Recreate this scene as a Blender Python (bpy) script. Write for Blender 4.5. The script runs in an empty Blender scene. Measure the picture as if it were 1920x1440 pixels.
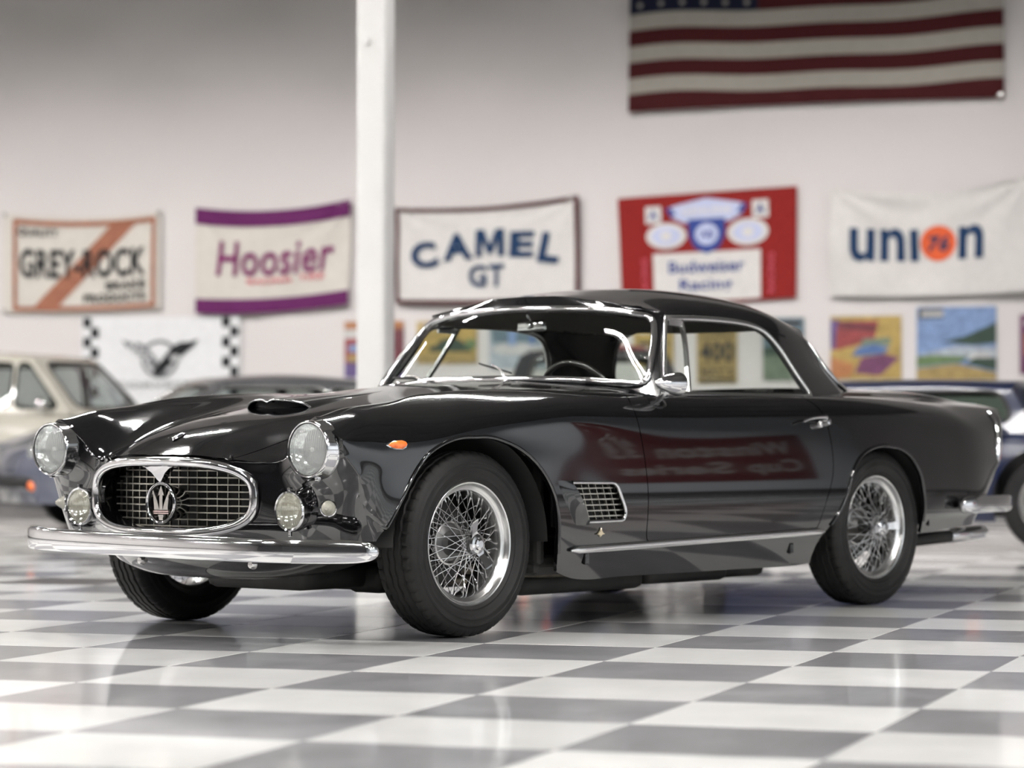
import bpy, bmesh, math, random
import numpy as np
from mathutils import Vector, Matrix
random.seed(7); np.random.seed(7)
sc = bpy.context.scene
COL = sc.collection
PI = math.pi

# ------------------------------------------------------------------ camera, exposure
CAM_F = 5107.73
CAM_C = Vector((7.214142, 7.245518, 0.684334))
_F = Vector((-0.7552028, -0.6551164, 0.0221624)); _R = Vector((-0.6552752, 0.7553902, 0.0001287)); _U = Vector((0.0168255, 0.0144251, 0.9997544))
cd = bpy.data.cameras.new('camera'); cam = bpy.data.objects.new('camera', cd); COL.objects.link(cam)
cam.matrix_world = Matrix(((_R.x, _U.x, -_F.x, CAM_C.x), (_R.y, _U.y, -_F.y, CAM_C.y), (_R.z, _U.z, -_F.z, CAM_C.z), (0, 0, 0, 1)))
cd.sensor_width = 36; cd.lens = CAM_F / 1920 * 36; cd.clip_end = 200; cd.clip_start = 0.05
cd.dof.use_dof = True; cd.dof.focus_distance = 9.35; cd.dof.aperture_fstop = 2.2; cd.dof.aperture_blades = 0
sc.camera = cam
sc.view_settings.view_transform = 'Standard'; sc.view_settings.look = 'None'
sc.view_settings.gamma = 1.0; sc.view_settings.use_curve_mapping = False
sc.view_settings.exposure = 0.0
sc.cycles.use_denoising = True
sc.cycles.max_bounces = 10; sc.cycles.glossy_bounces = 6; sc.cycles.transmission_bounces = 8; sc.cycles.diffuse_bounces = 4
sc.cycles.sample_clamp_indirect = 6.0
sc.cycles.caustics_reflective = False; sc.cycles.caustics_refractive = False
wd = bpy.data.worlds.new('world'); sc.world = wd; wd.use_nodes = True
wd.node_tree.nodes['Background'].inputs[0].default_value = (0.9, 0.95, 1.0, 1)
wd.node_tree.nodes['Background'].inputs[1].default_value = 0.05

# hanging strip lamps (grid metres) and the layout of the hall
LAMP_COL, LAMP_STR, LAMP_Z = (1.0, .975, .95), 480.0, 6.2
LAMP_X = [-16.5 + 4.9 * i for i in range(8)]
LAMP_Y = [-8.5, -4.5, -.5, 3.5, 7.5]
SPOT_BACK = dict(xs=[-14.6 + 2.3 * i for i in range(7)], y=11.4, z=5.9, aim=1.3, watts=700)
SPOT_RIGHT = dict(ys=[3.0 + 2.6 * i for i in range(5)], x=15.2, z=5.9, aim=1.4, watts=1050)
SPOT_COL = (1.0, .945, .93)
SBAN = (15.4, 12.3, 1.5, 4.4)
CARS = dict(saloon=(-10.284, 14.163, 0), slate=(-6.9, 11.75, 222), small=(-4.296, 13.529, 288), navy=(-.943, 9.168, 0))

# floor-tile grid frame (walls follow it); car frame = world frame
GA = 1.9628867
GO = Vector((-0.0526557, 1.5805363, 0))
GM = Matrix.Translation(GO) @ Matrix.Rotation(GA, 4, 'Z')
def G(x, y, z=0): return GM @ Vector((x, y, z))

# ------------------------------------------------------------------ materials
MATS = {}
def mat(name, color, rough=0.5, metal=0.0, coat=0.0, ior=1.5, bump=0.0, bscale=200.0, vary=0.0, vscale=8.0, alpha=1.0, trans=0.0, emit=None, estr=0.0, spec=0.5, coat_rough=0.02, rvary=0.0):
    if name in MATS: return MATS[name]
    m = bpy.data.materials.new(name); m.use_nodes = True; MATS[name] = m
    nt = m.node_tree; b = nt.nodes['Principled BSDF']
    c = tuple(color) + (1,) if len(color) == 3 else color
    b.inputs['Base Color'].default_value = c
    b.inputs['Roughness'].default_value = rough; b.inputs['Metallic'].default_value = metal
    b.inputs['IOR'].default_value = ior; b.inputs['Coat Weight'].default_value = coat
    b.inputs['Coat Roughness'].default_value = coat_rough
    b.inputs['Specular IOR Level'].default_value = spec
    b.inputs['Transmission Weight'].default_value = trans; b.inputs['Alpha'].default_value = alpha
    if emit: b.inputs['Emission Color'].default_value = tuple(emit) + (1,); b.inputs['Emission Strength'].default_value = estr
    if bump or vary or rvary:
        tc = nt.nodes.new('ShaderNodeTexCoord')
    if bump:
        n = nt.nodes.new('ShaderNodeTexNoise'); n.inputs['Scale'].default_value = bscale; n.inputs['Detail'].default_value = 3
        nt.links.new(tc.outputs['Object'], n.inputs['Vector'])
        bp = nt.nodes.new('ShaderNodeBump'); bp.inputs['Strength'].default_value = bump; bp.inputs['Distance'].default_value = 0.002
        nt.links.new(n.outputs['Fac'], bp.inputs['Height']); nt.links.new(bp.outputs['Normal'], b.inputs['Normal'])
    if vary or rvary:
        n = nt.nodes.new('ShaderNodeTexNoise'); n.inputs['Scale'].default_value = vscale; n.inputs['Detail'].default_value = 4
        nt.links.new(tc.outputs['Object'], n.inputs['Vector'])
        if vary:
            r = nt.nodes.new('ShaderNodeValToRGB')
            r.color_ramp.elements[0].position = 0.3; r.color_ramp.elements[1].position = 0.7
            r.color_ramp.elements[0].color = tuple(max(0, v * (1 - vary)) for v in c[:3]) + (1,)
            r.color_ramp.elements[1].color = tuple(min(1, v * (1 + vary)) for v in c[:3]) + (1,)
            nt.links.new(n.outputs['Fac'], r.inputs['Fac']); nt.links.new(r.outputs['Color'], b.inputs['Base Color'])
        if rvary:
            mr = nt.nodes.new('ShaderNodeMapRange'); mr.inputs['To Min'].default_value = max(0, rough - rvary); mr.inputs['To Max'].default_value = rough + rvary
            nt.links.new(n.outputs['Fac'], mr.inputs['Value']); nt.links.new(mr.outputs['Result'], b.inputs['Roughness'])
    return m

PAINT = mat('black_paint', (0.003, 0.003, 0.0035), 0.08, coat=1.0, spec=0.32)
CHROME = mat('chrome', (0.78, 0.78, 0.79), 0.07, 1.0)
CHROME2 = mat('satin_chrome', (0.62, 0.61, 0.60), 0.22, 1.0)
ALU = mat('grille_metal', (0.46, 0.445, 0.40), 0.36, 1.0)
RUBBER = mat('tire_rubber', (0.0095, 0.0094, 0.0093), 0.55, vary=0.22, vscale=20, spec=0.2)
ALLOY = mat('polished_alloy', (.80, .80, .79), .22, 1.0)
BLACK = mat('matte_black', (0.008, 0.008, 0.008), 0.7, bump=0.2, bscale=80)
UNDER = mat('underside_black', (0.015, 0.015, 0.014), 0.6, vary=0.5, vscale=6)
LEATHER = mat('dark_leather', (0.022, 0.02, 0.018), 0.45, bump=0.3, bscale=150)
RUSTY = mat('pipe_metal', (0.16, 0.14, 0.11), 0.55, 0.6, vary=0.4, vscale=12)
AMBER = mat('amber_lens', (0.85, 0.16, 0.03), 0.15, coat=0.6, vary=0.25, vscale=60)
RED = mat('red_lens', (0.35, 0.01, 0.01), 0.12, coat=0.6, vary=0.1)
def one_sheet(nt, ior):
    """Fresnel for a pane modelled as one sheet: the same from both sides"""
    fr = nt.nodes.new('ShaderNodeFresnel'); ge = nt.nodes.new('ShaderNodeNewGeometry'); mr = nt.nodes.new('ShaderNodeMapRange')
    mr.inputs['To Min'].default_value = ior; mr.inputs['To Max'].default_value = 1 / ior
    nt.links.new(ge.outputs['Backfacing'], mr.inputs['Value']); nt.links.new(mr.outputs['Result'], fr.inputs['IOR']); return fr
def glass_mat(name, tint=(1, 1, 1), refl_ior=1.5):
    m = bpy.data.materials.new(name); m.use_nodes = True; nt = m.node_tree
    for n in list(nt.nodes): nt.nodes.remove(n)
    out = nt.nodes.new('ShaderNodeOutputMaterial'); tr = nt.nodes.new('ShaderNodeBsdfTransparent'); tr.inputs[0].default_value = tuple(tint) + (1,)
    gl = nt.nodes.new('ShaderNodeBsdfGlossy'); gl.inputs['Roughness'].default_value = 0.01
    fr = one_sheet(nt, refl_ior)
    mx = nt.nodes.new('ShaderNodeMixShader')
    nt.links.new(fr.outputs[0], mx.inputs[0]); nt.links.new(tr.outputs[0], mx.inputs[1]); nt.links.new(gl.outputs[0], mx.inputs[2]); nt.links.new(mx.outputs[0], out.inputs[0])
    return m
GLASS = glass_mat('window_glass', (0.90, 0.93, 0.91), 1.55)
CLEAR = glass_mat('clear_lens', (0.95, 0.97, 0.96), 1.5)

# ------------------------------------------------------------------ object helpers
def tag(o, label=None, cat=None, group=None, kind=None):
    if label: o['label'] = label
    if cat: o['category'] = cat
    if group: o['group'] = group
    if kind: o['kind'] = kind
    return o
def empty(name, loc=(0, 0, 0), parent=None, rz=0.0):
    o = bpy.data.objects.new(name, None); COL.objects.link(o); o.location = loc; o.rotation_euler = (0, 0, rz); o.empty_display_size = 0.1
    if parent: o.parent = parent
    return o
def link(name, me, m=None, parent=None, loc=None):
    o = bpy.data.objects.new(name, me); COL.objects.link(o)
    if m is not None and not me.materials: me.materials.append(m)
    if parent: o.parent = parent
    if loc is not None: o.location = loc
    return o
def mesh_obj(name, verts, faces, m=None, parent=None, smooth=False, loc=None):
    me = bpy.data.meshes.new(name); me.from_pydata([tuple(v) for v in verts], [], faces); me.update()
    if smooth: me.polygons.foreach_set('use_smooth', [True] * len(me.polygons))
    return link(name, me, m, parent, loc)
def bm_obj(name, bm, m=None, parent=None, smooth=False, loc=None, recalc=True):
    if recalc: bmesh.ops.recalc_face_normals(bm, faces=bm.faces)
    me = bpy.data.meshes.new(name); bm.to_mesh(me); bm.free()
    if smooth: me.polygons.foreach_set('use_smooth', [True] * len(me.polygons))
    return link(name, me, m, parent, loc)
def sharp(o, deg=35):
    me = o.data
    bm = bmesh.new(); bm.from_mesh(me)
    for e in bm.edges:
        if len(e.link_faces) == 2 and e.calc_face_angle(0) > math.radians(deg): e.smooth = False
    bm.to_mesh(me); bm.free()
    me.polygons.foreach_set('use_smooth', [True] * len(me.polygons))
    return o
def box_bm(bm, c, s, bevel=0.0, rot=None, seg=2):
    r = bmesh.ops.create_cube(bm, size=1.0); vs = r['verts']
    for v in vs: v.co = Vector((v.co.x * s[0], v.co.y * s[1], v.co.z * s[2]))
    if bevel:
        es = {e for v in vs for e in v.link_edges}
        rr = bmesh.ops.bevel(bm, geom=list(es), offset=bevel, segments=seg, affect='EDGES', profile=0.5)
        vs = list({v for f in rr['faces'] for v in f.verts} | {v for v in vs if v.is_valid})
        # collect full island
        seen = set(vs); st = list(vs)
        while st:
            v = st.pop()
            for e in v.link_edges:
                w = e.other_vert(v)
                if w not in seen: seen.add(w); st.append(w)
        vs = list(seen)
    M = (Matrix.Translation(c) @ (rot.to_4x4() if rot is not None else Matrix.Identity(4)))
    for v in vs: v.co = M @ v.co
    return vs
def lathe(profile, n=48, axis='Y', closed=False):
    """profile [(r, a)] revolved about axis; returns verts, faces"""
    vs = []; fs = []; k = len(profile)
    for i in range(n):
        t = 2 * PI * i / n; c, s = math.cos(t), math.sin(t)
        for r, a in profile:
            if axis == 'Y': vs.append((r * c, a, r * s))
            elif axis == 'X': vs.append((a, r * c, r * s))
            else: vs.append((r * c, r * s, a))
    for i in range(n):
        j = (i + 1) % n
        for p in range(k - 1 + (1 if closed else 0)):
            q = (p + 1) % k
            fs.append((i * k + p, i * k + q, j * k + q, j * k + p))
    return vs, fs
def lathe_obj(name, profile, m, parent=None, n=48, axis='Y', closed=False, loc=None, smooth=True, rot=None, ang=40):
    vs, fs = lathe(profile, n, axis, closed)
    bm = bmesh.new(); bv = [bm.verts.new(v) for v in vs]
    for f in fs: bm.faces.new([bv[i] for i in f])
    bmesh.ops.remove_doubles(bm, verts=bm.verts, dist=1e-6)
    bmesh.ops.recalc_face_normals(bm, faces=bm.faces)
    if rot is not None: bmesh.ops.transform(bm, matrix=rot.to_4x4(), verts=bm.verts)
    o = bm_obj(name, bm, m, parent, smooth, loc)
    if smooth: sharp(o, ang)
    return o
def crspline(pts, n=8, closed=False):
    """Catmull-Rom through pts"""
    P = [Vector(p) for p in pts]; k = len(P); out = []
    rng = range(k if closed else k - 1)
    for i in rng:
        if closed: p0, p1, p2, p3 = P[(i - 1) % k], P[i], P[(i + 1) % k], P[(i + 2) % k]
        else:
            p1, p2 = P[i], P[i + 1]; p0 = P[i - 1] if i else p1 * 2 - p2; p3 = P[i + 2] if i + 2 < k else p2 * 2 - p1
        for j in range(n):
            t = j / n
            out.append(0.5 * ((2 * p1) + (p2 - p0) * t + (2 * p0 - 5 * p1 + 4 * p2 - p3) * t * t + (3 * p1 - p0 - 3 * p2 + p3) * t ** 3))
    if not closed: out.append(P[-1].copy())
    return out
def sweep(path, profile, closed=False, up=None, scale=None, cap=True, normals=None):
    """profile [(a,b)]: a along side vector, b along normal. normals: per point normal (else up)."""
    n = len(path); k = len(profile); vs = []; fs = []
    up = up or Vector((0, 0, 1))
    for i in range(n):
        if closed: t = path[(i + 1) % n] - path[i - 1]
        else: t = path[min(i + 1, n - 1)] - path[max(i - 1, 0)]
        t = t.normalized(); nn = normals[i] if normals else up
        s = nn.cross(t)
        if s.length < 1e-6: s = Vector((1, 0, 0)).cross(t)
        s.normalize(); u = t.cross(s)
        f = scale(i / (n - 1)) if scale else 1.0
        for a, b in profile: vs.append(path[i] + s * a * f + u * b * f)
    for i in range(n if closed else n - 1):
        j = (i + 1) % n
        for p in range(k):
            q = (p + 1) % k
            fs.append((i * k + p, i * k + q, j * k + q, j * k + p))
    if cap and not closed:
        fs.append(tuple(range(k))[::-1]); fs.append(tuple((n - 1) * k + p for p in range(k)))
    return vs, fs
def circ(r, n=8, rb=None):
    rb = rb or r
    return [(r * math.cos(2 * PI * i / n), rb * math.sin(2 * PI * i / n)) for i in range(n)]
def sweep_obj(name, path, profile, m, parent=None, **k):
    vs, fs = sweep(path, profile, **k)
    bm = bmesh.new(); bv = [bm.verts.new(v) for v in vs]
    for f in fs:
        try: bm.faces.new([bv[i] for i in f])
        except ValueError: pass
    o = bm_obj(name, bm, m, parent, True); sharp(o, 50); return o
def tube(name, pts, r, m, parent=None, n=8, spl=6, closed=False):
    path = crspline(pts, spl, closed) if spl > 1 else [Vector(p) for p in pts]
    return sweep_obj(name, path, circ(r, n), m, parent, closed=closed)
def interp(tab, x):
    """smooth monotone-ish cubic through table [(x, v)] sorted by x"""
    xs = [t[0] for t in tab]; ys = [t[1] for t in tab]
    if x <= xs[0]: return ys[0]
    if x >= xs[-1]: return ys[-1]
    i = max(j for j in range(len(xs) - 1) if xs[j] <= x)
    def slope(j):
        if j == 0: return (ys[1] - ys[0]) / (xs[1] - xs[0])
        if j == len(xs) - 1: return (ys[-1] - ys[-2]) / (xs[-1] - xs[-2])
        a = (ys[j] - ys[j - 1]) / (xs[j] - xs[j - 1]); b = (ys[j + 1] - ys[j]) / (xs[j + 1] - xs[j])
        if a * b <= 0: return 0.0
        return 2 * a * b / (a + b)
    h = xs[i + 1] - xs[i]; t = (x - xs[i]) / h
    return ((1 + 2 * t) * (1 - t) ** 2) * ys[i] + t * (1 - t) ** 2 * h * slope(i) + t * t * (3 - 2 * t) * ys[i + 1] + t * t * (t - 1) * h * slope(i + 1)

# ------------------------------------------------------------------ subdivided cages and field cuts
def subdiv_mesh(verts, faces, level, fit=0, free=None):
    """Catmull-Clark; 'fit' passes push the cage so the limit comes nearer to the given points"""
    V = np.array(verts, float); T = V.copy(); nv = len(V)
    if fit:
        edge_faces = {}
        for f in faces:
            for a, b in zip(f, f[1:] + f[:1]): edge_faces.setdefault((min(a, b), max(a, b)), 0); edge_faces[(min(a, b), max(a, b))] += 1
        nb = [[] for _ in range(nv)]; bnb = [[] for _ in range(nv)]; fo = [[] for _ in range(nv)]
        for (a, b), c in edge_faces.items():
            nb[a].append(b); nb[b].append(a)
            if c == 1: bnb[a].append(b); bnb[b].append(a)
        for f in faces:
            k = len(f)
            for i in range(k): fo[f[i]].append(f[(i + 2) % k])
        for _ in range(fit):
            L = V.copy()
            for i in range(nv):
                if len(bnb[i]) == 2: L[i] = (4 * V[i] + V[bnb[i][0]] + V[bnb[i][1]]) / 6
                elif len(bnb[i]) == 0 and nb[i]:
                    n = len(nb[i]); L[i] = (n * n * V[i] + 4 * V[nb[i]].sum(0) + V[fo[i]].sum(0)) / (n * (n + 5))
            D = 0.85 * (T - L)
            if free is not None: D[free(T)] *= 0.55
            V = V + D
    me = bpy.data.meshes.new('cage'); me.from_pydata(V.tolist(), [], faces); me.update()
    o = bpy.data.objects.new('cage', me); COL.objects.link(o)
    md = o.modifiers.new('s', 'SUBSURF'); md.levels = level; md.render_levels = level; md.boundary_smooth = 'ALL'
    dg = bpy.context.evaluated_depsgraph_get(); ev = o.evaluated_get(dg); me2 = bpy.data.meshes.new_from_object(ev)
    bpy.data.objects.remove(o); bpy.data.meshes.remove(me)
    bm = bmesh.new(); bm.from_mesh(me2); bpy.data.meshes.remove(me2)
    bmesh.ops.recalc_face_normals(bm, faces=bm.faces)
    return bm
def cut(bm, f):
    """split the mesh along f(co)=0 ; afterwards sign(face) via layer"""
    bm.verts.ensure_lookup_table()
    co = np.array([v.co[:] for v in bm.verts]); val = f(co); val = np.where(np.abs(val) < 2e-5, 2e-5, val)
    lay = bm.verts.layers.float.get('f') or bm.verts.layers.float.new('f')
    bm.verts.ensure_lookup_table()
    for v, a in zip(bm.verts, val): v[lay] = a
    es = [e for e in bm.edges if e.verts[0][lay] * e.verts[1][lay] < 0]
    new = []
    for e in es:
        a, b = e.verts; fa, fb = a[lay], b[lay]
        _, v = bmesh.utils.edge_split(e, a, fa / (fa - fb)); v[lay] = 0.0; new.append(v)
    ns = set(new); fcs = {f_ for v in new for f_ in v.link_faces}
    for fc in fcs:
        nv = [v for v in fc.verts if v in ns]
        if len(nv) == 2:
            try: bmesh.utils.face_split(fc, nv[0], nv[1])
            except ValueError: pass
        elif len(nv) == 4:
            try:
                g, _ = bmesh.utils.face_split(fc, nv[0], nv[1])
                for q in (g, fc):
                    if q.is_valid and nv[2] in q.verts and nv[3] in q.verts and len(q.verts) > 3: bmesh.utils.face_split(q, nv[2], nv[3]); break
            except ValueError: pass
    return lay
def side_of(fc, lay): return sum(v[lay] for v in fc.verts)
def extract(bm, faces):
    """new bmesh made of given faces"""
    nb = bmesh.new(); mp = {}
    for f in faces:
        vs = []
        for v in f.verts:
            if v not in mp: mp[v] = nb.verts.new(v.co)
            vs.append(mp[v])
        try: nb.faces.new(vs)
        except ValueError: pass
    return nb
def panel_cut(bm, f, gap=0.003, where=None, remove_only=False):
    """take the region f<0 out of bm, leaving a gap; returns the panel bmesh (or None)"""
    lay = cut(bm, lambda c: f(c) + gap)
    ins = [fc for fc in bm.faces if side_of(fc, lay) < 0 and (where is None or where(fc.calc_center_median()))]
    pan = None if remove_only else extract(bm, ins)
    bmesh.ops.delete(bm, geom=ins, context='FACES')
    lay = cut(bm, lambda c: f(c) - gap)
    ins = [fc for fc in bm.faces if side_of(fc, lay) < 0 and (where is None or where(fc.calc_center_median()))]
    bmesh.ops.delete(bm, geom=ins, context='FACES')
    return pan
def rim_in(bm, depth, edges=None):
    """fold the open edges inward by depth so sheet panels show thickness"""
    bm.normal_update()
    es = [e for e in (edges or bm.edges) if e.is_boundary]
    for e in es: e.smooth = False
    nrm = {}
    for e in es:
        for v in e.verts: nrm[v] = v.normal.copy()
    r = bmesh.ops.extrude_edge_only(bm, edges=es)
    nv = [g for g in r['geom'] if isinstance(g, bmesh.types.BMVert)]
    old = {tuple(round(c, 6) for c in v.co): n for v, n in nrm.items()}
    for v in nv:
        n = old.get(tuple(round(c, 6) for c in v.co))
        if n: v.co -= n * depth
def boundary_loops(bm):
    es = {e for e in bm.edges if e.is_boundary}; loops = []
    while es:
        e = es.pop(); a, b = e.verts; lp = [a, b]; cur = b
        while True:
            nx = [x for x in cur.link_edges if x in es]
            if not nx: break
            es.discard(nx[0]); cur = nx[0].other_vert(cur)
            if cur is lp[0]: break
            lp.append(cur)
        loops.append(lp)
    return loops
def resample(pts, n, closed=True):
    P = [Vector(p) for p in pts]
    if closed: P = P + [P[0]]
    d = [0.0]
    for a, b in zip(P, P[1:]): d.append(d[-1] + (b - a).length)
    out = []; j = 0; tot = d[-1]
    for i in range(n):
        s = tot * i / (n if closed else n - 1)
        while j < len(d) - 2 and d[j + 1] < s: j += 1
        t = (s - d[j]) / max(1e-9, d[j + 1] - d[j]); out.append(P[j].lerp(P[j + 1], min(1, t)))
    return out
def sdf_poly(px, py, poly):
    """signed distance to polygon (negative inside), vectorised"""
    P = np.array(poly); n = len(P)
    d = np.full(px.shape, 1e9); ins = np.zeros(px.shape, bool)
    for i in range(n):
        a = P[i]; b = P[(i + 1) % n]; e = b - a
        wx = px - a[0]; wy = py - a[1]
        t = np.clip((wx * e[0] + wy * e[1]) / max(1e-12, e @ e), 0, 1)
        d = np.minimum(d, (wx - e[0] * t) ** 2 + (wy - e[1] * t) ** 2)
        c = ((a[1] <= py) & (b[1] > py)) | ((b[1] <= py) & (a[1] > py))
        with np.errstate(divide='ignore', invalid='ignore'):
            xi = a[0] + (py - a[1]) / (b[1] - a[1] if b[1] != a[1] else 1e-12) * e[0]
        ins ^= c & (px < xi)
    return np.where(ins, -1, 1) * np.sqrt(d)
def smooth_poly(pts, n=8): return [(p.x, p.y) for p in crspline([(a, b, 0) for a, b in pts], n, True)]
def round_poly(pts, r, n=6):
    out = []; k = len(pts)
    for i in range(k):
        p0, p1, p2 = Vector(pts[i - 1]), Vector(pts[i]), Vector(pts[(i + 1) % k])
        rr = r[i] if isinstance(r, (list, tuple)) else r
        a = p1 + (p0 - p1).normalized() * min(rr, (p0 - p1).length * .49); b = p1 + (p2 - p1).normalized() * min(rr, (p2 - p1).length * .49)
        for j in range(n + 1):
            t = j / n; q = a * (1 - t) ** 2 + p1 * 2 * t * (1 - t) + b * t * t; out.append((q.x, q.y))
    return out

# ------------------------------------------------------------------ the hall
WY, WZ = 16.73, 8.6           # back wall plane and ceiling height in grid metres
XL, XR, YF = -19.0, 20.5, -22.0
def wall_mat(name, col):
    m = mat(name, col, .85, bump=.15, bscale=60, vary=.025, vscale=.7, spec=.25); return m
WALL = wall_mat('painted_wall', (.535, .515, .503)); WALL2 = wall_mat('painted_wall_pale', (.66, .72, .77)); WALL3 = wall_mat('wall_unlit_side', (.16, .16, .17))  # WALL3: shade of the unlit camera side put into the colour
def slab(name, c, s, m, parent=None, bevel=0.0):
    bm = bmesh.new(); box_bm(bm, c, s, bevel); o = bm_obj(name, bm, m, parent); o.matrix_world = GM.copy(); o['kind'] = 'structure'; return o
cx, cy = (XL + XR) / 2, (YF + WY) / 2
slab('wall_back', (cx, WY + .1, WZ / 2), (XR - XL + .4, .2, WZ), WALL)
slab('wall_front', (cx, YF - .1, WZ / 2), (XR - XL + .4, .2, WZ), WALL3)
slab('wall_left', (XL - .1, cy, WZ / 2), (.2, WY - YF, WZ), WALL)
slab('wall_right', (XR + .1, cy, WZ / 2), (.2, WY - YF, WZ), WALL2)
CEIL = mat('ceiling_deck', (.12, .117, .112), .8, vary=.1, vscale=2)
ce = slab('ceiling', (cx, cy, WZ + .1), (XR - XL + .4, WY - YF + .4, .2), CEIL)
STEEL = mat('truss_steel', (.10, .10, .105), .6)
k = 0
for x in np.arange(XL + 2.5, XR, 4.9):
    bm = bmesh.new()
    box_bm(bm, (x, cy, WZ - .12), (.12, WY - YF, .10)); box_bm(bm, (x, cy, WZ - .75), (.12, WY - YF, .10))
    ys = np.arange(YF, WY, 1.5)
    for i, y in enumerate(ys[:-1]):
        d = 1 if i % 2 else -1
        box_bm(bm, (x, y + .75, WZ - .43), (.05, 1.62, .05), 0, Matrix.Rotation(d * math.atan2(.63, 1.5), 3, 'X'))
    o = bm_obj('roof_truss', bm, STEEL, ce); o.matrix_world = GM.copy()
# skirting along the back wall
slab('baseboard_back', (cx, WY - .012, .06), (XR - XL, .024, .12), mat('skirting_and_band_grey', (.10, .10, .10), .5))
for nm_, c_, s_ in (('reflection_band_right', (XR - .012, cy, .24), (.024, WY - YF, .48)), ('reflection_band_left', (XL + .012, cy, .24), (.024, WY - YF, .48)), ('reflection_band_front', (cx, YF + .012, .24), (XR - XL, .024, .48))): slab(nm_, c_, s_, MATS['skirting_and_band_grey'])  # unseen tall bands, added to give chrome and flanks a dark reflected line
# steel column, painted white
COLM = mat('column_paint', (.53, .525, .515), .45, vary=.03, vscale=3)
PILX, PILY = -3.955, 7.53
bm = bmesh.new(); box_bm(bm, (PILX, PILY, WZ / 2), (.20, .20, WZ), .028, None, 3)
o = bm_obj('pillar', bm, COLM, None, True); sharp(o, 40); o.matrix_world = GM.copy(); o['kind'] = 'structure'
PILX, PILY = -3.955, 7.53
bm = bmesh.new(); box_bm(bm, (PILX, PILY, .02), (.42, .42, .04), .008)
q = bm_obj('base_plate', bm, COLM, o); q.matrix_world = GM.copy()
for sx in (-1, 1):
    for sy in (-1, 1):
        q = lathe_obj('anchor_bolt', [(0, .04), (.014, .04), (.016, .02), (.016, 0)], STEEL, o, 8, 'Z'); q.matrix_world = GM @ Matrix.Translation((PILX + sx * .17, PILY + sy * .17, .04))
q = lathe_obj('column_stub', [(0, -.03), (.02, -.028), (.026, 0)], COLM, o, 16, 'Y'); q.matrix_world = GM @ Matrix.Translation((PILX - .02, PILY - .102, 3.28))

# chequered floor
def tile_mat(name, c0, c1, rough):
    m = bpy.data.materials.new(name); m.use_nodes = True; nt = m.node_tree; b = nt.nodes['Principled BSDF']; L = nt.links.new
    tc = nt.nodes.new('ShaderNodeTexCoord'); oi = nt.nodes.new('ShaderNodeObjectInfo')
    geo = nt.nodes.new('ShaderNodeNewGeometry')
    mp = nt.nodes.new('ShaderNodeMapping'); mp.inputs['Scale'].default_value = (3.0, 26.0, 1); mp.inputs['Rotation'].default_value = (0, 0, -GA)
    n1 = nt.nodes.new('ShaderNodeTexNoise'); n1.inputs['Scale'].default_value = 3.0; n1.inputs['Detail'].default_value = 6; n1.inputs['Roughness'].default_value = .65
    n2 = nt.nodes.new('ShaderNodeTexNoise'); n2.inputs['Scale'].default_value = 5.0; n2.inputs['Detail'].default_value = 5
    L(geo.outputs['Position'], mp.inputs['Vector']); L(mp.outputs['Vector'], n1.inputs['Vector']); L(geo.outputs['Position'], n2.inputs['Vector'])
    mx = nt.nodes.new('ShaderNodeMix'); mx.data_type = 'FLOAT'; mx.inputs[0].default_value = .5
    L(n1.outputs['Fac'], mx.inputs[2]); L(n2.outputs['Fac'], mx.inputs[3])
    ramp = nt.nodes.new('ShaderNodeValToRGB'); ramp.color_ramp.elements[0].position = .36; ramp.color_ramp.elements[1].position = .64
    ramp.color_ramp.elements[0].color = tuple(c0) + (1,); ramp.color_ramp.elements[1].color = tuple(c1) + (1,)
    L(mx.outputs[0], ramp.inputs['Fac'])
    hsv = nt.nodes.new('ShaderNodeHueSaturation'); mr = nt.nodes.new('ShaderNodeMapRange'); mr.inputs['To Min'].default_value = .88; mr.inputs['To Max'].default_value = 1.10
    L(oi.outputs['Random'], mr.inputs['Value']); L(mr.outputs['Result'], hsv.inputs['Value']); L(ramp.outputs['Color'], hsv.inputs['Color'])
    L(hsv.outputs['Color'], b.inputs['Base Color'])
    mr2 = nt.nodes.new('ShaderNodeMapRange'); mr2.inputs['To Min'].default_value = rough - .05; mr2.inputs['To Max'].default_value = rough + .08
    L(n2.outputs['Fac'], mr2.inputs['Value']); L(mr2.outputs['Result'], b.inputs['Roughness'])
    bp = nt.nodes.new('ShaderNodeBump'); bp.inputs['Strength'].default_value = .12; bp.inputs['Distance'].default_value = .002
    L(n1.outputs['Fac'], bp.inputs['Height']); L(bp.outputs['Normal'], b.inputs['Normal'])
    b.inputs['Coat Weight'].default_value = .85; b.inputs['Coat Roughness'].default_value = .07; b.inputs['IOR'].default_value = 1.5; b.inputs['Specular IOR Level'].default_value = .5
    return m
TL_ = tile_mat('tile_white', (.74, .74, .72), (.86, .86, .84), .30); TD_ = tile_mat('tile_grey', (.20, .198, .208), (.33, .326, .342), .30)
TS = .6096
fl = slab('floor', (cx, cy, -.055), (XR - XL + .4, WY - YF + .4, .10), mat('tile_bed', (.12, .118, .115), .6))
def tile_me(m):
    g = .0011; h = TS / 2 - g; b = .0014
    top = [(-h + b, -h + b, 0), (h - b, -h + b, 0), (h - b, h - b, 0), (-h + b, h - b, 0)]; lo = [(-h, -h, -.0022), (h, -h, -.0022), (h, h, -.0022), (-h, h, -.0022)]; bt = [(x, y, -.005) for x, y, z in lo]
    me = bpy.data.meshes.new('tile'); vs = top + lo + bt
    fs = [(0, 1, 2, 3)] + [(4 + i, 4 + (i + 1) % 4, (i + 1) % 4, i) for i in range(4)] + [(8 + i, 8 + (i + 1) % 4, 4 + (i + 1) % 4, 4 + i) for i in range(4)]
    me.from_pydata(vs, [], fs); me.materials.append(m); me.update(); return me
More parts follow.
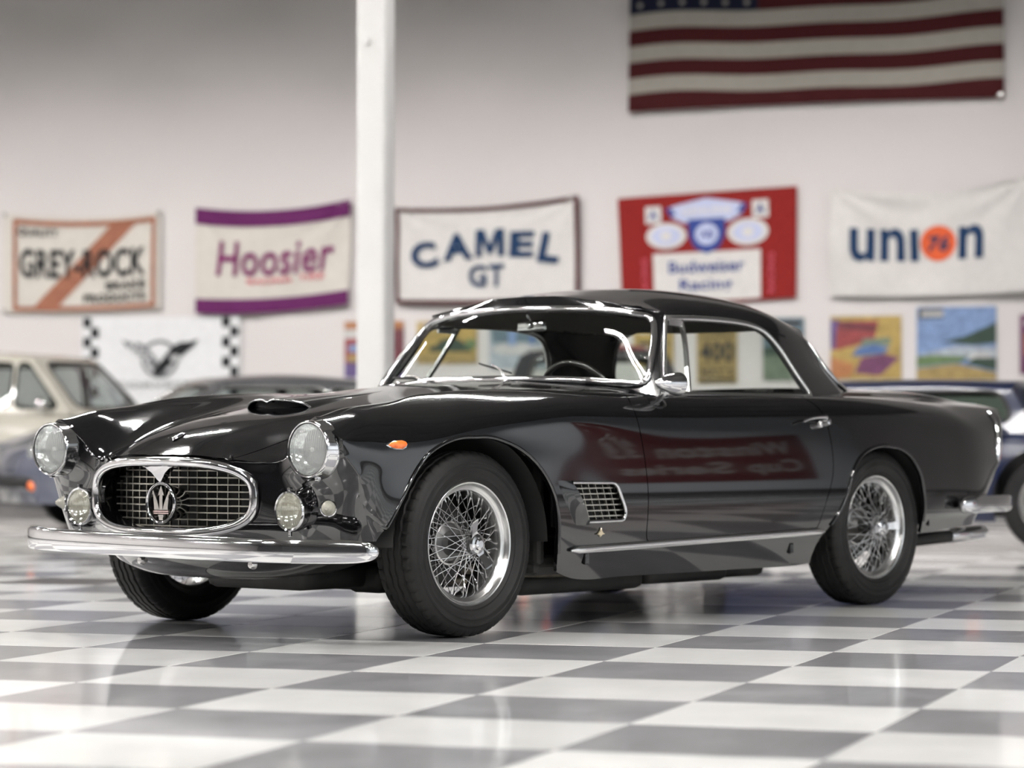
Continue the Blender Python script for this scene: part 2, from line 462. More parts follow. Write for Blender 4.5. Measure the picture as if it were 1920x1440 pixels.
tme = (tile_me(TL_), tile_me(TD_), tile_me(mat('tile_black', (.015, .015, .016), .35, vary=.3, vscale=9)))
cells = []
FV = Vector((_F.x, _F.y, 0)).normalized()
i0, i1 = int(math.floor(XL / TS)), int(math.ceil(XR / TS)); j0, j1 = int(math.floor(YF / TS)), int(math.ceil(WY / TS))
for i in range(i0, i1):
    for j in range(j0, j1):
        c = G((i + .5) * TS, (j + .5) * TS); d = c - CAM_C; dep = d.dot(_F); lat = d.dot(_R)
        vis = dep > 3.9 and abs(lat) < .188 * dep + .45
        cells.append((0 if vis else 1, dep if vis else d.length, i, j, c))
cells.sort()
rest = ([], [])
for n_, (nv, dep, i, j, c) in enumerate(cells):
    par = (i + (-j - 1)) % 2      # even squares are white
    if nv == 0 and n_ < 300:
        o = bpy.data.objects.new('tile', tme[2 if (i, j) == (-7, 5) else par]); COL.objects.link(o); o.parent = fl
        o.matrix_parent_inverse = fl.matrix_world.inverted()
        o.matrix_world = Matrix.Translation((c.x, c.y, random.uniform(-.00015, .00015))) @ Matrix.Rotation(GA, 4, 'Z') @ Matrix.Rotation(random.uniform(-.0003, .0003), 4, 'X') @ Matrix.Rotation(random.uniform(-.0003, .0003), 4, 'Y')
    else: rest[par].append((i, j))
vs = []; fs = []; mi = []
for par in (0, 1):
    for i, j in rest[par]:
        a = len(vs); x0, y0 = i * TS + .001, j * TS + .001; x1, y1 = x0 + TS - .002, y0 + TS - .002
        vs += [(x0, y0, 0), (x1, y0, 0), (x1, y1, 0), (x0, y1, 0), (x0, y0, -.005), (x1, y0, -.005), (x1, y1, -.005), (x0, y1, -.005)]
        fs += [(a, a + 1, a + 2, a + 3), (a + 4, a + 5, a + 1, a), (a + 5, a + 6, a + 2, a + 1), (a + 6, a + 7, a + 3, a + 2), (a + 7, a + 4, a, a + 3)]; mi += [par] * 5
o = mesh_obj('tiles_beyond', vs, fs, TL_, fl); o.data.materials.append(TD_); o.data.polygons.foreach_set('material_index', mi)
o.matrix_world = GM.copy(); o['kind'] = 'stuff'

# hanging strip lamps
def lamp_mat(name, c, s):
    m = bpy.data.materials.new(name); m.use_nodes = True; nt = m.node_tree
    for n in list(nt.nodes): nt.nodes.remove(n)
    o = nt.nodes.new('ShaderNodeOutputMaterial'); e = nt.nodes.new('ShaderNodeEmission'); e.inputs[0].default_value = tuple(c) + (1,); e.inputs[1].default_value = s
    nt.links.new(e.outputs[0], o.inputs[0]); return m
LAMP = lamp_mat('lamp_tube', LAMP_COL, LAMP_STR)
HOUS = mat('lamp_housing', (.55, .55, .55), .5)
hm = bmesh.new(); box_bm(hm, (0, 0, .07), (.30, 1.60, .02), .004)
for sx in (-1, 1): box_bm(hm, (sx * .165, 0, .02), (.02, 1.60, .11), 0, Matrix.Rotation(sx * -.35, 3, 'Y'))
hme = bpy.data.meshes.new('housing'); hm.to_mesh(hme); hm.free(); hme.materials.append(HOUS)
tb = bmesh.new()
box_bm(tb, (0, 0, .03), (.034, 1.56, .034), .010)
tbme = bpy.data.meshes.new('lamp_tube'); tb.to_mesh(tbme); tb.free(); tbme.materials.append(LAMP)
wr = bmesh.new(); box_bm(wr, (0, 0, (WZ - .82 - LAMP_Z) / 2 + .04), (.012, .012, WZ - .82 - LAMP_Z - .08))
wrme = bpy.data.meshes.new('suspension_wire'); wr.to_mesh(wrme); wr.free(); wrme.materials.append(STEEL)
for x in LAMP_X:
    for y in LAMP_Y:
        if x > .5 and y > 1: continue
        e = empty('strip_lamp', (0, 0, 0)); e.matrix_world = GM @ Matrix.Translation((x, y, LAMP_Z)) @ Matrix.Rotation(PI / 2, 4, 'Z')
        tag(e, 'twin tube strip lamp hanging below the roof trusses', 'lamp', 'strip lamps under the roof')
        for me_, nm, dx, dy in ((hme, 'housing', 0, 0), (tbme, 'lamp_tube', -.065, 0), (tbme, 'lamp_tube', .065, 0), (wrme, 'suspension_wire', 0, -.7), (wrme, 'suspension_wire', 0, .7)):
            q = bpy.data.objects.new(nm, me_); COL.objects.link(q); q.parent = e; q.location = (dx, dy, 0)

# unseen spot cans, added to brighten the lower part of two walls
CAN = mat('spot_can', (.05, .05, .05), .4)
SPLENS = lamp_mat('spot_lens', SPOT_COL, 25.0)
cm = lathe([(0, .10), (.05, .10), (.055, .08), (.06, -.08), (.056, -.085), (.052, -.02), (0, -.02)], 20, 'Z'); 
can_me = bpy.data.meshes.new('can'); can_me.from_pydata(cm[0], [], cm[1]); can_me.materials.append(CAN); can_me.polygons.foreach_set('use_smooth', [True] * len(can_me.polygons)); can_me.update()
lm_ = lathe([(0, -.030), (.050, -.030)], 20, 'Z'); len_me = bpy.data.meshes.new('lens'); len_me.from_pydata(lm_[0], [], [f[::-1] for f in lm_[1]]); len_me.materials.append(SPLENS); len_me.update()
def spot(gx_, gy_, z_, tx, ty, tz, watts, where):
    p = G(gx_, gy_, z_); t = G(tx, ty, tz); q = (p - t).to_track_quat('Z', 'Y')
    e = empty('added_spot'); e.matrix_world = Matrix.Translation(p) @ q.to_matrix().to_4x4()
    tag(e, 'unseen black spot can added high up to brighten the ' + where, 'lamp', 'spots added to brighten the ' + where)
    link('can', can_me, None, e); link('lens', len_me, None, e)
    w = tube('drop_rod', [(0, 0, .08), e.matrix_world.inverted() @ Vector((p.x, p.y, WZ - .86))], .008, STEEL, e, 6, 1)
    ld = bpy.data.lights.new('bulb', 'SPOT'); ld.energy = watts; ld.color = SPOT_COL; ld.spot_size = math.radians(72); ld.spot_blend = 1.0; ld.shadow_soft_size = .045
    lo = bpy.data.objects.new('bulb', ld); COL.objects.link(lo); lo.parent = e; lo.location = (0, 0, -.10)
for x in SPOT_BACK['xs']: spot(x, SPOT_BACK['y'], SPOT_BACK['z'], x, WY, SPOT_BACK['aim'], SPOT_BACK['watts'], 'back wall')
for y in SPOT_RIGHT['ys']: spot(SPOT_RIGHT['x'], y, SPOT_RIGHT['z'], XR, y, SPOT_RIGHT['aim'], SPOT_RIGHT['watts'], 'right wall')

# ------------------------------------------------------------------ the black coupe: sheet metal
def box_cage(ring, front, rear):
    """ring[i] = bottom..crest..centre at station i; front/rear[row][col] cap grids (col 0 and top row = the ring). Mirrored in y."""
    V = []; Fc = []
    def add(p):
        V.append((p[0], p[1], p[2])); a = len(V) - 1
        if abs(p[1]) < 1e-9: return (a, a)
        V.append((p[0], -p[1], p[2])); return (a, a + 1)
    R_ = [[add(p) for p in st] for st in ring]
    def quad(a, b, c, d):
        Fc.append([a[0], b[0], c[0], d[0]]); Fc.append([d[1], c[1], b[1], a[1]])
    for i in range(len(R_) - 1):
        for j in range(len(R_[i]) - 1): quad(R_[i][j], R_[i][j + 1], R_[i + 1][j + 1], R_[i + 1][j])
    for st, cap, flip in ((R_[0], front, 1), (R_[-1], rear, 0)):
        if not cap: continue
        S = len(cap); T = len(cap[0])
        g = [[None] * (T + 1) for _ in range(S + 1)]
        for r in range(S + 1): g[r][0] = st[r]
        for c in range(T + 1): g[S][c] = st[S + c]
        for r in range(S):
            for c in range(1, T + 1): g[r][c] = add(cap[r][c - 1])
        for r in range(S):
            for c in range(T):
                q = (g[r][c], g[r + 1][c], g[r + 1][c + 1], g[r][c + 1])
                quad(*(q if flip else q[::-1]))
    return V, [tuple(f) for f in Fc]

T_ZB = [(-3.9, .35), (-3.3, .318), (-3.0, .30), (-2.7, .29), (-2.45, .265), (-2.3, .24), (-2.02, .194), (-1.8, .190), (-.56, .187), (-.48, .196), (-.42, .232), (-.3, .26), (0, .27), (.3, .33), (.5, .355)]
T_YM = [(-3.9, .66), (-3.72, .735), (-3.5, .785), (-3.2, .822), (-2.9, .845), (-2.5, .862), (-2.0, .864), (-1.2, .862), (-.6, .862), (-.2, .866), (.1, .864), (.3, .852), (.45, .830), (.6, .79)]
T_ZC = [(-3.9, .80), (-3.72, .832), (-3.5, .857), (-3.2, .866), (-2.9, .874), (-2.5, .879), (-2.0, .880), (-1.2, .872), (-.85, .874), (-.5, .884), (-.26, .881), (-.04, .870), (.16, .851), (.32, .812), (.45, .785), (.58, .765)]
T_YC = [(-3.9, .56), (-3.72, .62), (-3.2, .69), (-2.6, .752), (-2.1, .772), (-1.2, .772), (-.8, .752), (-.5, .70), (-.2, .67), (.1, .668), (.32, .725), (.45, .746), (.58, .75)]
# top columns from the crest inwards: (y, z) tables
T_C1 = [(-3.9, .83), (-3.72, .863), (-3.2, .898), (-2.7, .903), (-2.0, .895), (-1.1, .897), (-.78, .890), (-.5, .886), (-.26, .876), (-.04, .858), (.16, .836), (.34, .810), (.48, .780), (.58, .742)]
T_C2 = [(-3.9, .85), (-3.72, .880), (-3.2, .919), (-2.7, .922), (-2.0, .905), (-1.1, .917), (-.78, .902), (-.5, .888), (-.26, .864), (-.04, .832), (.16, .79), (.34, .742), (.48, .69), (.58, .62)]
T_C3 = [(-3.9, .862), (-3.72, .892), (-3.2, .930), (-2.7, .932), (-2.0, .912), (-1.1, .932), (-.78, .918), (-.5, .899), (-.26, .872), (-.04, .842), (.16, .808), (.34, .774), (.48, .740), (.58, .705)]
T_C4 = [(-3.9, .866), (-3.72, .897), (-3.2, .935), (-2.7, .937), (-2.0, .917), (-1.1, .941), (-.78, .928), (-.5, .911), (-.26, .883), (-.04, .855), (.16, .822), (.34, .790), (.48, .763), (.58, .738)]
T_C5 = [(-3.9, .867), (-3.72, .898), (-3.2, .937), (-2.7, .938), (-2.0, .918), (-1.1, .944), (-.78, .931), (-.5, .914), (-.26, .886), (-.04, .858), (.16, .827), (.34, .797), (.48, .771), (.58, .749)]
def side_profile(x):
    """rows bottom..crest at a planar station"""
    zb, ym, zc, yc = interp(T_ZB, x), interp(T_YM, x), interp(T_ZC, x), interp(T_YC, x)
    f = max(0.0, min(1.0, (x + .5) / .9))               # 0 on the doors, 1 on the front wing
    ins = [.040, .020, .005, 0.0, .006 + .006 * f, .017 + .018 * f, .040 + .036 * f]
    zz = [zb, zb + (.46 - zb) * .38, .40, .50, .615, .72, .828 - .055 * f - (.03 if x < -3.3 else 0)]
    g = max(0, min(1, (x - .08) / .35)); zz[4] -= .03 * g; zz[5] -= .06 * g; zz[6] -= .05 * g; ins[5] -= .025 * g; ins[6] -= .045 * g
    zz = [zb + (z - zb) if z < zc - .05 else z for z in zz]
    k = (zc - .88)
    zz = [z + k * max(0, (z - .45) / .43) for z in zz]
    rows = [(x, ym - a, z) for a, z in zip(ins, zz)]
    if g > 0:
        mixp = lambda p, y, z: (x, p[1] + (y - p[1]) * g, p[2] + (z - p[2]) * g)
        rows[3] = mixp(rows[3], ym, .505); rows[4] = mixp(rows[4], ym - .004, .580); rows[5] = mixp(rows[5], ym - .008, .652); rows[6] = mixp(rows[6], ym - .028, zc - .058)
    rows.append((x, yc, zc)); return rows
def top_profile(x):
    yc = interp(T_YC, x)
    y2 = .47 if x > -.5 else .47 + min(1, (-.5 - x) / .6) * .07
    zc = interp(T_ZC, x); z1 = interp(T_C1, x)
    fb = max(0, min(1, (x - .1) / .35))
    pk = interp([(-.3, .882), (.16, .856), (.32, .836), (.45, .817), (.58, .79)], x); y1 = (yc - .048) * (1 - fb) + .672 * fb; y2_ = (yc - .098) * (1 - fb) + .590 * fb
    return [(x, y1, (zc - .30 * (zc - z1) + .002) * (1 - fb) + pk * fb), (x, y2_, z1), (x, y2, interp(T_C2, x)), (x, .30, interp(T_C3, x)), (x, .15, interp(T_C4, x)), (x, 0.0, interp(T_C5, x))]
XS = [.45, .32, .17, .02, -.14, -.32, -.52, -.75, -1.0, -1.35, -1.7, -2.05, -2.35, -2.65, -2.95, -3.22, -3.45]
ring = [side_profile(x) + top_profile(x) for x in XS]
# front ring (not planar): wing front and bonnet leading edge
zf = [.352, .405, .455, .515, .575, .635, .715]
front_ring = [(.495, .778, .352), (.520, .782, .405), (.542, .785, .455), (.562, .790, .515), (.582, .798, .580), (.628, .790, .645), (.638, .784, .702), (.642, .746, .740)]
front_ring += [(.644, .680, .767), (.638, .606, .737), (.612, .482, .640), (.692, .335, .640), (.738, .165, .655), (.752, 0.0, .658)]
# a station between front ring and first planar one
mid = []
for a, b in zip(front_ring, ring[0]): mid.append(tuple(a[k] * .5 + b[k] * .5 for k in range(3)))
mid[5] = (.535, .812, .645); mid[6] = (.535, .798, .722); mid[7] = (.535, .748, .776); mid[8] = (.535, .670, .805); mid[9] = (.535, .584, .770); mid[10] = (.520, .47, .672); mid[11] = (.600, .32, .692); mid[12] = (.640, .16, .714); mid[13] = (.650, 0, .719)
ring = [front_ring, mid] + ring
colsF = [  # per row: columns y=.72 .. 0
 [(.556, .732, .352), (.592, .628, .352), (.607, .525, .350), (.668, .36, .345), (.698, .175, .342), (.706, 0, .342)],
 [(.576, .735, .405), (.610, .628, .405), (.620, .525, .405), (.692, .36, .385), (.726, .175, .376), (.735, 0, .374)],
 [(.592, .737, .455), (.620, .628, .455), (.624, .522, .455), (.700, .365, .440), (.738, .178, .436), (.748, 0, .436)],
 [(.606, .738, .512), (.625, .625, .512), (.628, .512, .505), (.702, .367, .500), (.743, .178, .496), (.754, 0, .496)],
 [(.628, .735, .572), (.640, .622, .568), (.632, .500, .555), (.702, .365, .550), (.744, .178, .548), (.756, 0, .548)],
 [(.664, .730, .632), (.664, .628, .632), (.634, .490, .592), (.703, .358, .590), (.746, .175, .596), (.758, 0, .598)],
 [(.664, .728, .704), (.664, .630, .700), (.628, .485, .622), (.702, .346, .620), (.747, .170, .632), (.760, 0, .635)]]
# rear end
RX = -3.86
rear_ring = [(-3.46, .69, .335), (-3.545, .705, .39), (-3.60, .712, .45), (-3.645, .714, .52), (-3.70, .708, .61), (-3.745, .69, .70), (-3.775, .665, .79), (-3.79, .615, .842), (-3.80, .56, .856), (-3.82, .50, .864), (-3.85, .40, .870), (-3.88, .27, .870), (-3.89, .13, .875), (-3.895, 0, .876)]
ring.append(rear_ring)
colsR = []
for r in range(7):
    z = [.335, .39, .45, .52, .61, .70, .785][r]
    x0 = [-3.60, -3.68, -3.74, -3.79, -3.84, -3.875, -3.89][r]
    colsR.append([(x0 - d, y, z + dz) for y, d, dz in ((.57, -.02, 0), (.51, .005, 0), (.40, .035, .0), (.27, .06, 0), (.13, .07, 0), (0, .072, 0))])
bodyV, bodyF = box_cage(ring, colsF, colsR)
LEVEL = 4
body = subdiv_mesh(bodyV, bodyF, LEVEL, fit=3, free=lambda T: (T[:, 0] > .50) & (np.abs(T[:, 1]) > .56) & (T[:, 2] > .54))

# ---- field outlines measured on the car (x-z side view unless said otherwise)
def polar_field(cx, cz, pts):
    ang = [(math.atan2(z - cz, x - cx) % (2 * PI), math.hypot(x - cx, z - cz)) for x, z in pts]
    ang.sort(); a = np.array([t for t, _ in ang]); r = np.array([q for _, q in ang])
    a3 = np.concatenate([a - 2 * PI, a, a + 2 * PI]); r3 = np.concatenate([r, r, r])
    aa = np.linspace(-PI, 3 * PI, 721); rr = np.interp(aa, a3, r3)
    for _ in range(6): rr = (np.roll(rr, 1) + 2 * rr + np.roll(rr, -1)) / 4
    def f(c, off=0.0):
        t = np.arctan2(c[:, 2] - cz, c[:, 0] - cx) % (2 * PI); return np.hypot(c[:, 0] - cx, c[:, 2] - cz) - np.interp(t, aa, rr) - off
    def outline(t): return float(np.interp(t % (2 * PI), aa, rr))
    return f, outline
ARCH_F = [(.50, .20), (.49, .30), (.468, .372), (.432, .435), (.394, .50), (.345, .575), (.28, .643), (.171, .690), (.031, .705), (-.126, .690), (-.243, .642), (-.324, .574), (-.378, .496), (-.408, .40), (-.418, .32), (-.432, .24), (-.45, .15), (-.3, -.1), (.4, -.1)]
ARCH_R = [(-2.09, .29), (-2.165, .345), (-2.225, .40), (-2.278, .475), (-2.318, .558), (-2.378, .624), (-2.51, .669), (-2.633, .669), (-2.779, .634), (-2.863, .553), (-2.893, .46), (-2.918, .35), (-2.93, .25), (-2.8, -.05), (-2.4, -.05), (-2.05, .20)]
archf, archf_o = polar_field(0.02, .33, ARCH_F); archr, archr_o = polar_field(-2.6, .33, ARCH_R)
for fld in (archf, archr):
    lay = cut(body, fld)
    kill = [fc for fc in body.faces if side_of(fc, lay) < 0 and abs(fc.calc_center_median().y) > .60 and fc.calc_center_median().z < .75]
    bmesh.ops.delete(body, geom=kill, context='FACES')
# sill underside trim: nothing below; grille mouth in y-z
def super_rect(cy, cz, ry, rz, n):
    def f(c): return ((np.abs((c[:, 1] - cy) / ry)) ** n + (np.abs((c[:, 2] - cz) / rz)) ** n) ** (1 / n) * min(ry, rz) - min(ry, rz)
    return f
MOUTH = (0, .499, .410, .119, 3.0)
mouth = super_rect(*MOUTH)
lay = cut(body, mouth)
mouth_edge_faces = [fc for fc in body.faces if side_of(fc, lay) < 0 and fc.calc_center_median().x > .45 and abs(fc.calc_center_median().y) < .46]
bmesh.ops.delete(body, geom=mouth_edge_faces, context='FACES')
# cabin opening (under the greenhouse)
CAB = smooth_poly([(-1.06, 0), (-1.09, .40), (-1.17, .66), (-1.35, .715), (-1.8, .722), (-2.25, .712), (-2.42, .60), (-2.7, .42), (-2.82, 0), (-2.7, -.42), (-2.42, -.60), (-2.25, -.712), (-1.8, -.722), (-1.35, -.715), (-1.17, -.66), (-1.09, -.40)])
cab = lambda c: np.maximum(sdf_poly(c[:, 0], c[:, 1], CAB), (.80 - c[:, 2]))
lay = cut(body, cab)
bmesh.ops.delete(body, geom=[fc for fc in body.faces if side_of(fc, lay) < 0], context='FACES')
# side vent opening (left and right wings)
VENT = round_poly([(-.475, .545), (-.738, .541), (-.80, .432), (-.785, .400), (-.575, .398)], [.004, .03, .025, .012, .004])
vent = lambda c: np.where(np.abs(c[:, 1]) > .7, sdf_poly(c[:, 0], c[:, 2], VENT), 1.0)
lay = cut(body, vent)
bmesh.ops.delete(body, geom=[fc for fc in body.faces if side_of(fc, lay) < 0], context='FACES')
# doors
DOOR = round_poly([(-.888, .845), (-.897, .79), (-.915, .69), (-.934, .51), (-.937, .305), (-2.065, .322), (-2.125, .46), (-2.176, .56), (-2.181, .65), (-2.165, .76), (-2.135, .835), (-2.06, .885), (-2.04, 1.0), (-1.0, 1.0), (-.93, .885)], .05, 5)
door_f = lambda c: np.where(np.abs(c[:, 1]) > .6, sdf_poly(c[:, 0], c[:, 2], DOOR), 1.0)
door_bm = panel_cut(body, door_f, .0022)
# bonnet (plan view)
HOOD = smooth_poly([(.90, 0), (.90, .22), (.70, .335), (.45, .385), (.0, .42), (-.5, .475), (-.93, .53), (-1.0, .40), (-1.03, 0), (-1.0, -.40), (-.93, -.53), (-.5, -.475), (.0, -.42), (.45, -.385), (.70, -.335), (.90, -.22)])
hood_f = lambda c: np.maximum(sdf_poly(c[:, 0], c[:, 1], HOOD), .634 - c[:, 2])
hood_bm = panel_cut(body, hood_f, .0016)
TRUNK = smooth_poly([(-2.99, 0), (-2.97, .40), (-3.02, .50), (-3.4, .485), (-3.75, .45), (-3.88, .38), (-3.91, 0), (-3.88, -.38), (-3.75, -.45), (-3.4, -.485), (-3.02, -.50), (-2.97, -.40)])
trunk_f = lambda c: np.where(c[:, 2] > .80, sdf_poly(c[:, 0], c[:, 1], TRUNK), 1.0)
trunk_bm = panel_cut(body, trunk_f, .0016)

CAR = tag(empty('coupe'), 'glossy black vintage two-door coupe with wire wheels and trident grille in the foreground', 'car')
for b_, d in ((body, .016), (door_bm, .014), (hood_bm, .012), (trunk_bm, .012)): rim_in(b_, d)
def bm_split_y(bm, sgn): return extract(bm, [f for f in bm.faces if f.calc_center_median().y * sgn > 0])
body_o = bm_obj('body_shell', body, PAINT, CAR, True, recalc=False)
doors = {}
for s in (1, -1):
    b_ = bm_split_y(door_bm, s); b_.normal_update()
    doors[s] = bm_obj('door', b_, PAINT, CAR, True, recalc=True); sharp(doors[s], 60)
door_bm.free()
hood_o = bm_obj('hood', hood_bm, PAINT, CAR, True, recalc=False)
trunk_o = bm_obj('trunk_lid', trunk_bm, PAINT, CAR, True, recalc=False)
for o in (body_o, hood_o, trunk_o): sharp(o, 60)

# ------------------------------------------------------------------ greenhouse
T_RZ = [(-2.48, 1.24), (-2.3, 1.288), (-2.1, 1.320), (-1.85, 1.337), (-1.6, 1.333), (-1.4, 1.304), (-1.26, 1.266)]
GX = [-1.30, -1.42, -1.60, -1.80, -2.0, -2.2, -2.40]
gring = []
for i, x in enumerate(GX):
    zr = interp(T_RZ, x)
    w = i / (len(GX) - 1)
    sh0 = .185 * (1 - w) ** 2 - .135 * w ** 3; sh1 = .09 * (1 - w) ** 2 - .09 * w ** 3; sh2 = -.01 - .06 * w ** 3
    pinch = max(0, (w - .5) / .5) ** 2
    r = [(x + sh0, .748 - .075 * pinch, .862), (x + sh1, .672 - .075 * pinch, 1.03), (x + sh2, .598 - .06 * pinch, 1.185 - .03 * pinch),
         (x, .525 - .05 * pinch, 1.245 + (zr - 1.30) * .55 - .02 * pinch), (x + (.035 if i == 0 else 0), .36 - .02 * pinch, zr - .022), (x + (.06 if i == 0 else 0) - .03 * w ** 4, .18, zr - .004), (x + (.068 if i == 0 else 0) - .04 * w ** 4, 0, zr)]
    gring.append(r)
gring[-1] = [(-2.565, .660, .862), (-2.465, .590, 1.02), (-2.415, .540, 1.130), (-2.400, .478, 1.192), (-2.435, .33, 1.225), (-2.465, .17, 1.238), (-2.475, 0, 1.242)]
gfront = [[(-1.030, .55, .885), (-.985, .30, .905), (-.965, 0, .910)],
          [(-1.115, .51, 1.045), (-1.070, .27, 1.05), (-1.055, 0, 1.055)],
          [(-1.195, .47, 1.185), (-1.155, .25, 1.198), (-1.142, 0, 1.203)]]
grear = [[(-2.82, .52, .872), (-2.96, .28, .885), (-3.00, 0, .890)],
         [(-2.685, .49, 1.02), (-2.81, .26, 1.035), (-2.85, 0, 1.04)],
         [(-2.535, .43, 1.135), (-2.63, .235, 1.155), (-2.66, 0, 1.16)]]
gV, gF = box_cage(gring, gfront, grear)
gh = subdiv_mesh(gV, gF, 4, fit=3)
# window outlines
WS = round_poly([(0, .945), (.40, .938), (.722, .912), (.667, 1.075), (.604, 1.190), (.40, 1.220), (0, 1.236), (-.40, 1.220), (-.604, 1.190), (-.667, 1.075), (-.722, .912), (-.40, .938)], [.1, .1, .05, .1, .035, .1, .1, .1, .035, .1, .05, .1], 5)
ws_f = lambda c: np.maximum(sdf_poly(c[:, 1], c[:, 2], WS), (-1.316 + np.clip(1.19 - c[:, 2], 0, 1) * .60) - c[:, 0])
SW = round_poly([(-1.146, .880), (-1.260, 1.05), (-1.326, 1.184), (-1.60, 1.193), (-1.88, 1.187), (-2.03, 1.165), (-2.105, 1.10), (-2.165, .99), (-2.235, .880)], [.01, .3, .03, .2, .1, .12, .2, .3, .015], 6)
sw_f = lambda c: np.where(np.abs(c[:, 1]) > .5, sdf_poly(c[:, 0], c[:, 2], SW), 1.0)
RW = round_poly([(.56, .912), (.612, .94), (.565, 1.05), (.498, 1.16), (.40, 1.202), (-.40, 1.202), (-.498, 1.16), (-.565, 1.05), (-.612, .94), (-.56, .912)], [.03, .05, .1, .08, .05, .05, .08, .1, .05, .03], 5)
rw_f = lambda c: np.where(c[:, 0] < -2.3, sdf_poly(c[:, 1], c[:, 2], RW), 1.0)
panes = {}
for nm, f in (('windshield', ws_f), ('side_window', sw_f), ('rear_window', rw_f)):
    lay = cut(gh, f); ins = [fc for fc in gh.faces if side_of(fc, lay) < 0]
    panes[nm] = extract(gh, ins); bmesh.ops.delete(gh, geom=ins, context='FACES')
# drop the part buried in the body
lay = cut(gh, lambda c: .868 - c[:, 2])
bmesh.ops.delete(gh, geom=[fc for fc in gh.faces if side_of(fc, lay) > 0], context='FACES')
def loop_frame(name, bm_pane, prof, m, parent, n=160, sub=None, lift=.004):
    obs = []
    for lp in boundary_loops(bm_pane):
        pts = resample([v.co for v in lp], n)
        nr = []
        bm_pane.normal_update()
        import mathutils
        kd = mathutils.kdtree.KDTree(len(lp))
        for i, v in enumerate(lp): kd.insert(v.co, i)
        kd.balance()
        for p in pts:
            acc = Vector()
            for _, i, _d in kd.find_n(p, 6): acc += lp[i].normal
            nr.append(acc.normalized())
        for _ in range(3): nr = [(nr[i - 1] + nr[i] * 2 + nr[(i + 1) % n]).normalized() for i in range(n)]
        for _ in range(2): pts = [(pts[i - 1] + pts[i] * 2 + pts[(i + 1) % n]) / 4 for i in range(n)]
        pts = [p + q * lift for p, q in zip(pts, nr)]
        obs.append(sweep_obj(name, pts, prof, m, parent, closed=True, normals=nr))
    return obs
bmesh.ops.recalc_face_normals(gh, faces=gh.faces)
for b_ in panes.values(): bmesh.ops.recalc_face_normals(b_, faces=b_.faces)
rim_in(gh, .02)
roof_o = bm_obj('roof_and_pillars', gh, PAINT, CAR, True, recalc=False); sharp(roof_o, 60)
dprof = lambda w, h: [(w * math.cos(t), h * math.sin(t)) for t in [PI * 2 * i / 12 for i in range(12)]]
ws_bm = panes['windshield'].copy()
ws_o = bm_obj('windshield', panes['windshield'], GLASS, CAR, True, recalc=False)
loop_frame('windshield_frame', ws_bm, dprof(.014, .012), CHROME, ws_o, 240)
rw_bm = panes['rear_window'].copy()
rw_o = bm_obj('rear_window', panes['rear_window'], GLASS, CAR, True, recalc=False)
loop_frame('rear_window_trim', rw_bm, dprof(.011, .009), CHROME, rw_o, 200)
for s in (1, -1):
    b_ = extract(panes['side_window'], [f for f in panes['side_window'].faces if f.calc_center_median().y * s > 0])
    b2 = b_.copy()
    o = bm_obj('side_window', b_, GLASS, CAR, True, recalc=False)
    loop_frame('side_window_frame', b2, dprof(.012, .009), ALLOY, o, 200)
panes['side_window'].free()

# ------------------------------------------------------------------ measuring on the finished sheet metal
from mathutils.bvhtree import BVHTree
def bvh_of(objs):
    vs = []; ps = []
    for o in objs:
        n = len(vs); vs += [v.co.copy() for v in o.data.vertices]; ps += [[n + i for i in p.vertices] for p in o.data.polygons]
    return BVHTree.FromPolygons(vs, ps)
BV = bvh_of([body_o, doors[1], doors[-1], hood_o, trunk_o]); BVW = bvh_of([ws_o]); BVG = bvh_of([o for o in CAR.children if o.name.startswith('side_window')] + [roof_o])
def side_pt(x, z, s=1, bv=None):
    h = (bv or BV).ray_cast(Vector((x, 3 * s, z)), Vector((0, -s, 0)))
    if h[0] is None or h[0].y * s < .5: h = (bv or BV).find_nearest(Vector((x, .86 * s, z)))
    n = h[1] if h[1].y * s > 0 else -h[1]
    return h[0], n
def top_pt(x, y, bv=None):
    h = (bv or BV).ray_cast(Vector((x, y, 3)), Vector((0, 0, -1)))
    if h[0] is None: h = (bv or BV).find_nearest(Vector((x, y, .8)))
    n = h[1] if h[1].z > 0 else -h[1]
    return h[0], n
def front_pt(y, z, bv=None):
    h = (bv or BV).ray_cast(Vector((4, y, z)), Vector((-1, 0, 0)))
    if h[0] is None: h = (bv or BV).find_nearest(Vector((.6, y, z)))
    n = h[1] if h[1].x > 0 else -h[1]
    return h[0], n
def frame_at(p, n, fwd=Vector((1, 0, 0))):
    """matrix: local z = normal, local x = forward along the surface"""
    z = n.normalized(); y = z.cross(fwd).normalized(); x = y.cross(z)
    return Matrix(((x.x, y.x, z.x, p.x), (x.y, y.y, z.y, p.y), (x.z, y.z, z.z, p.z), (0, 0, 0, 1)))
def aim(d, axis='Z'):
    return Vector(d).to_track_quat('Z', 'Y').to_matrix()

# ------------------------------------------------------------------ inside: headliner, floor tub, dash, wheel, seats
HEADL = mat('headliner_cloth', (0.16, 0.15, 0.135), 0.9, bump=0.2, bscale=300)
hb = bmesh.new(); hb.from_mesh(roof_o.data)
hb.normal_update()
keep = [f for f in hb.faces if f.calc_center_median().z > 1.20 and f.normal.z > .35]
h2 = extract(hb, keep); hb.free(); h2.normal_update()
for v in h2.verts: v.co -= v.normal * .022
bm_obj('headliner', h2, HEADL, CAR, True)
bm = bmesh.new()
box_bm(bm, (-1.75, 0, .30), (2.2, 1.45, .06), .02)
box_bm(bm, (-.98, 0, .55), (.06, 1.40, .56), .02)
box_bm(bm, (-2.62, 0, .60), (.12, 1.30, .54), .03)
for s in (1, -1): box_bm(bm, (-1.62, s * .745, .58), (1.5, .05, .52), .02)
bm_obj('cabin_tub', bm, LEATHER, CAR)
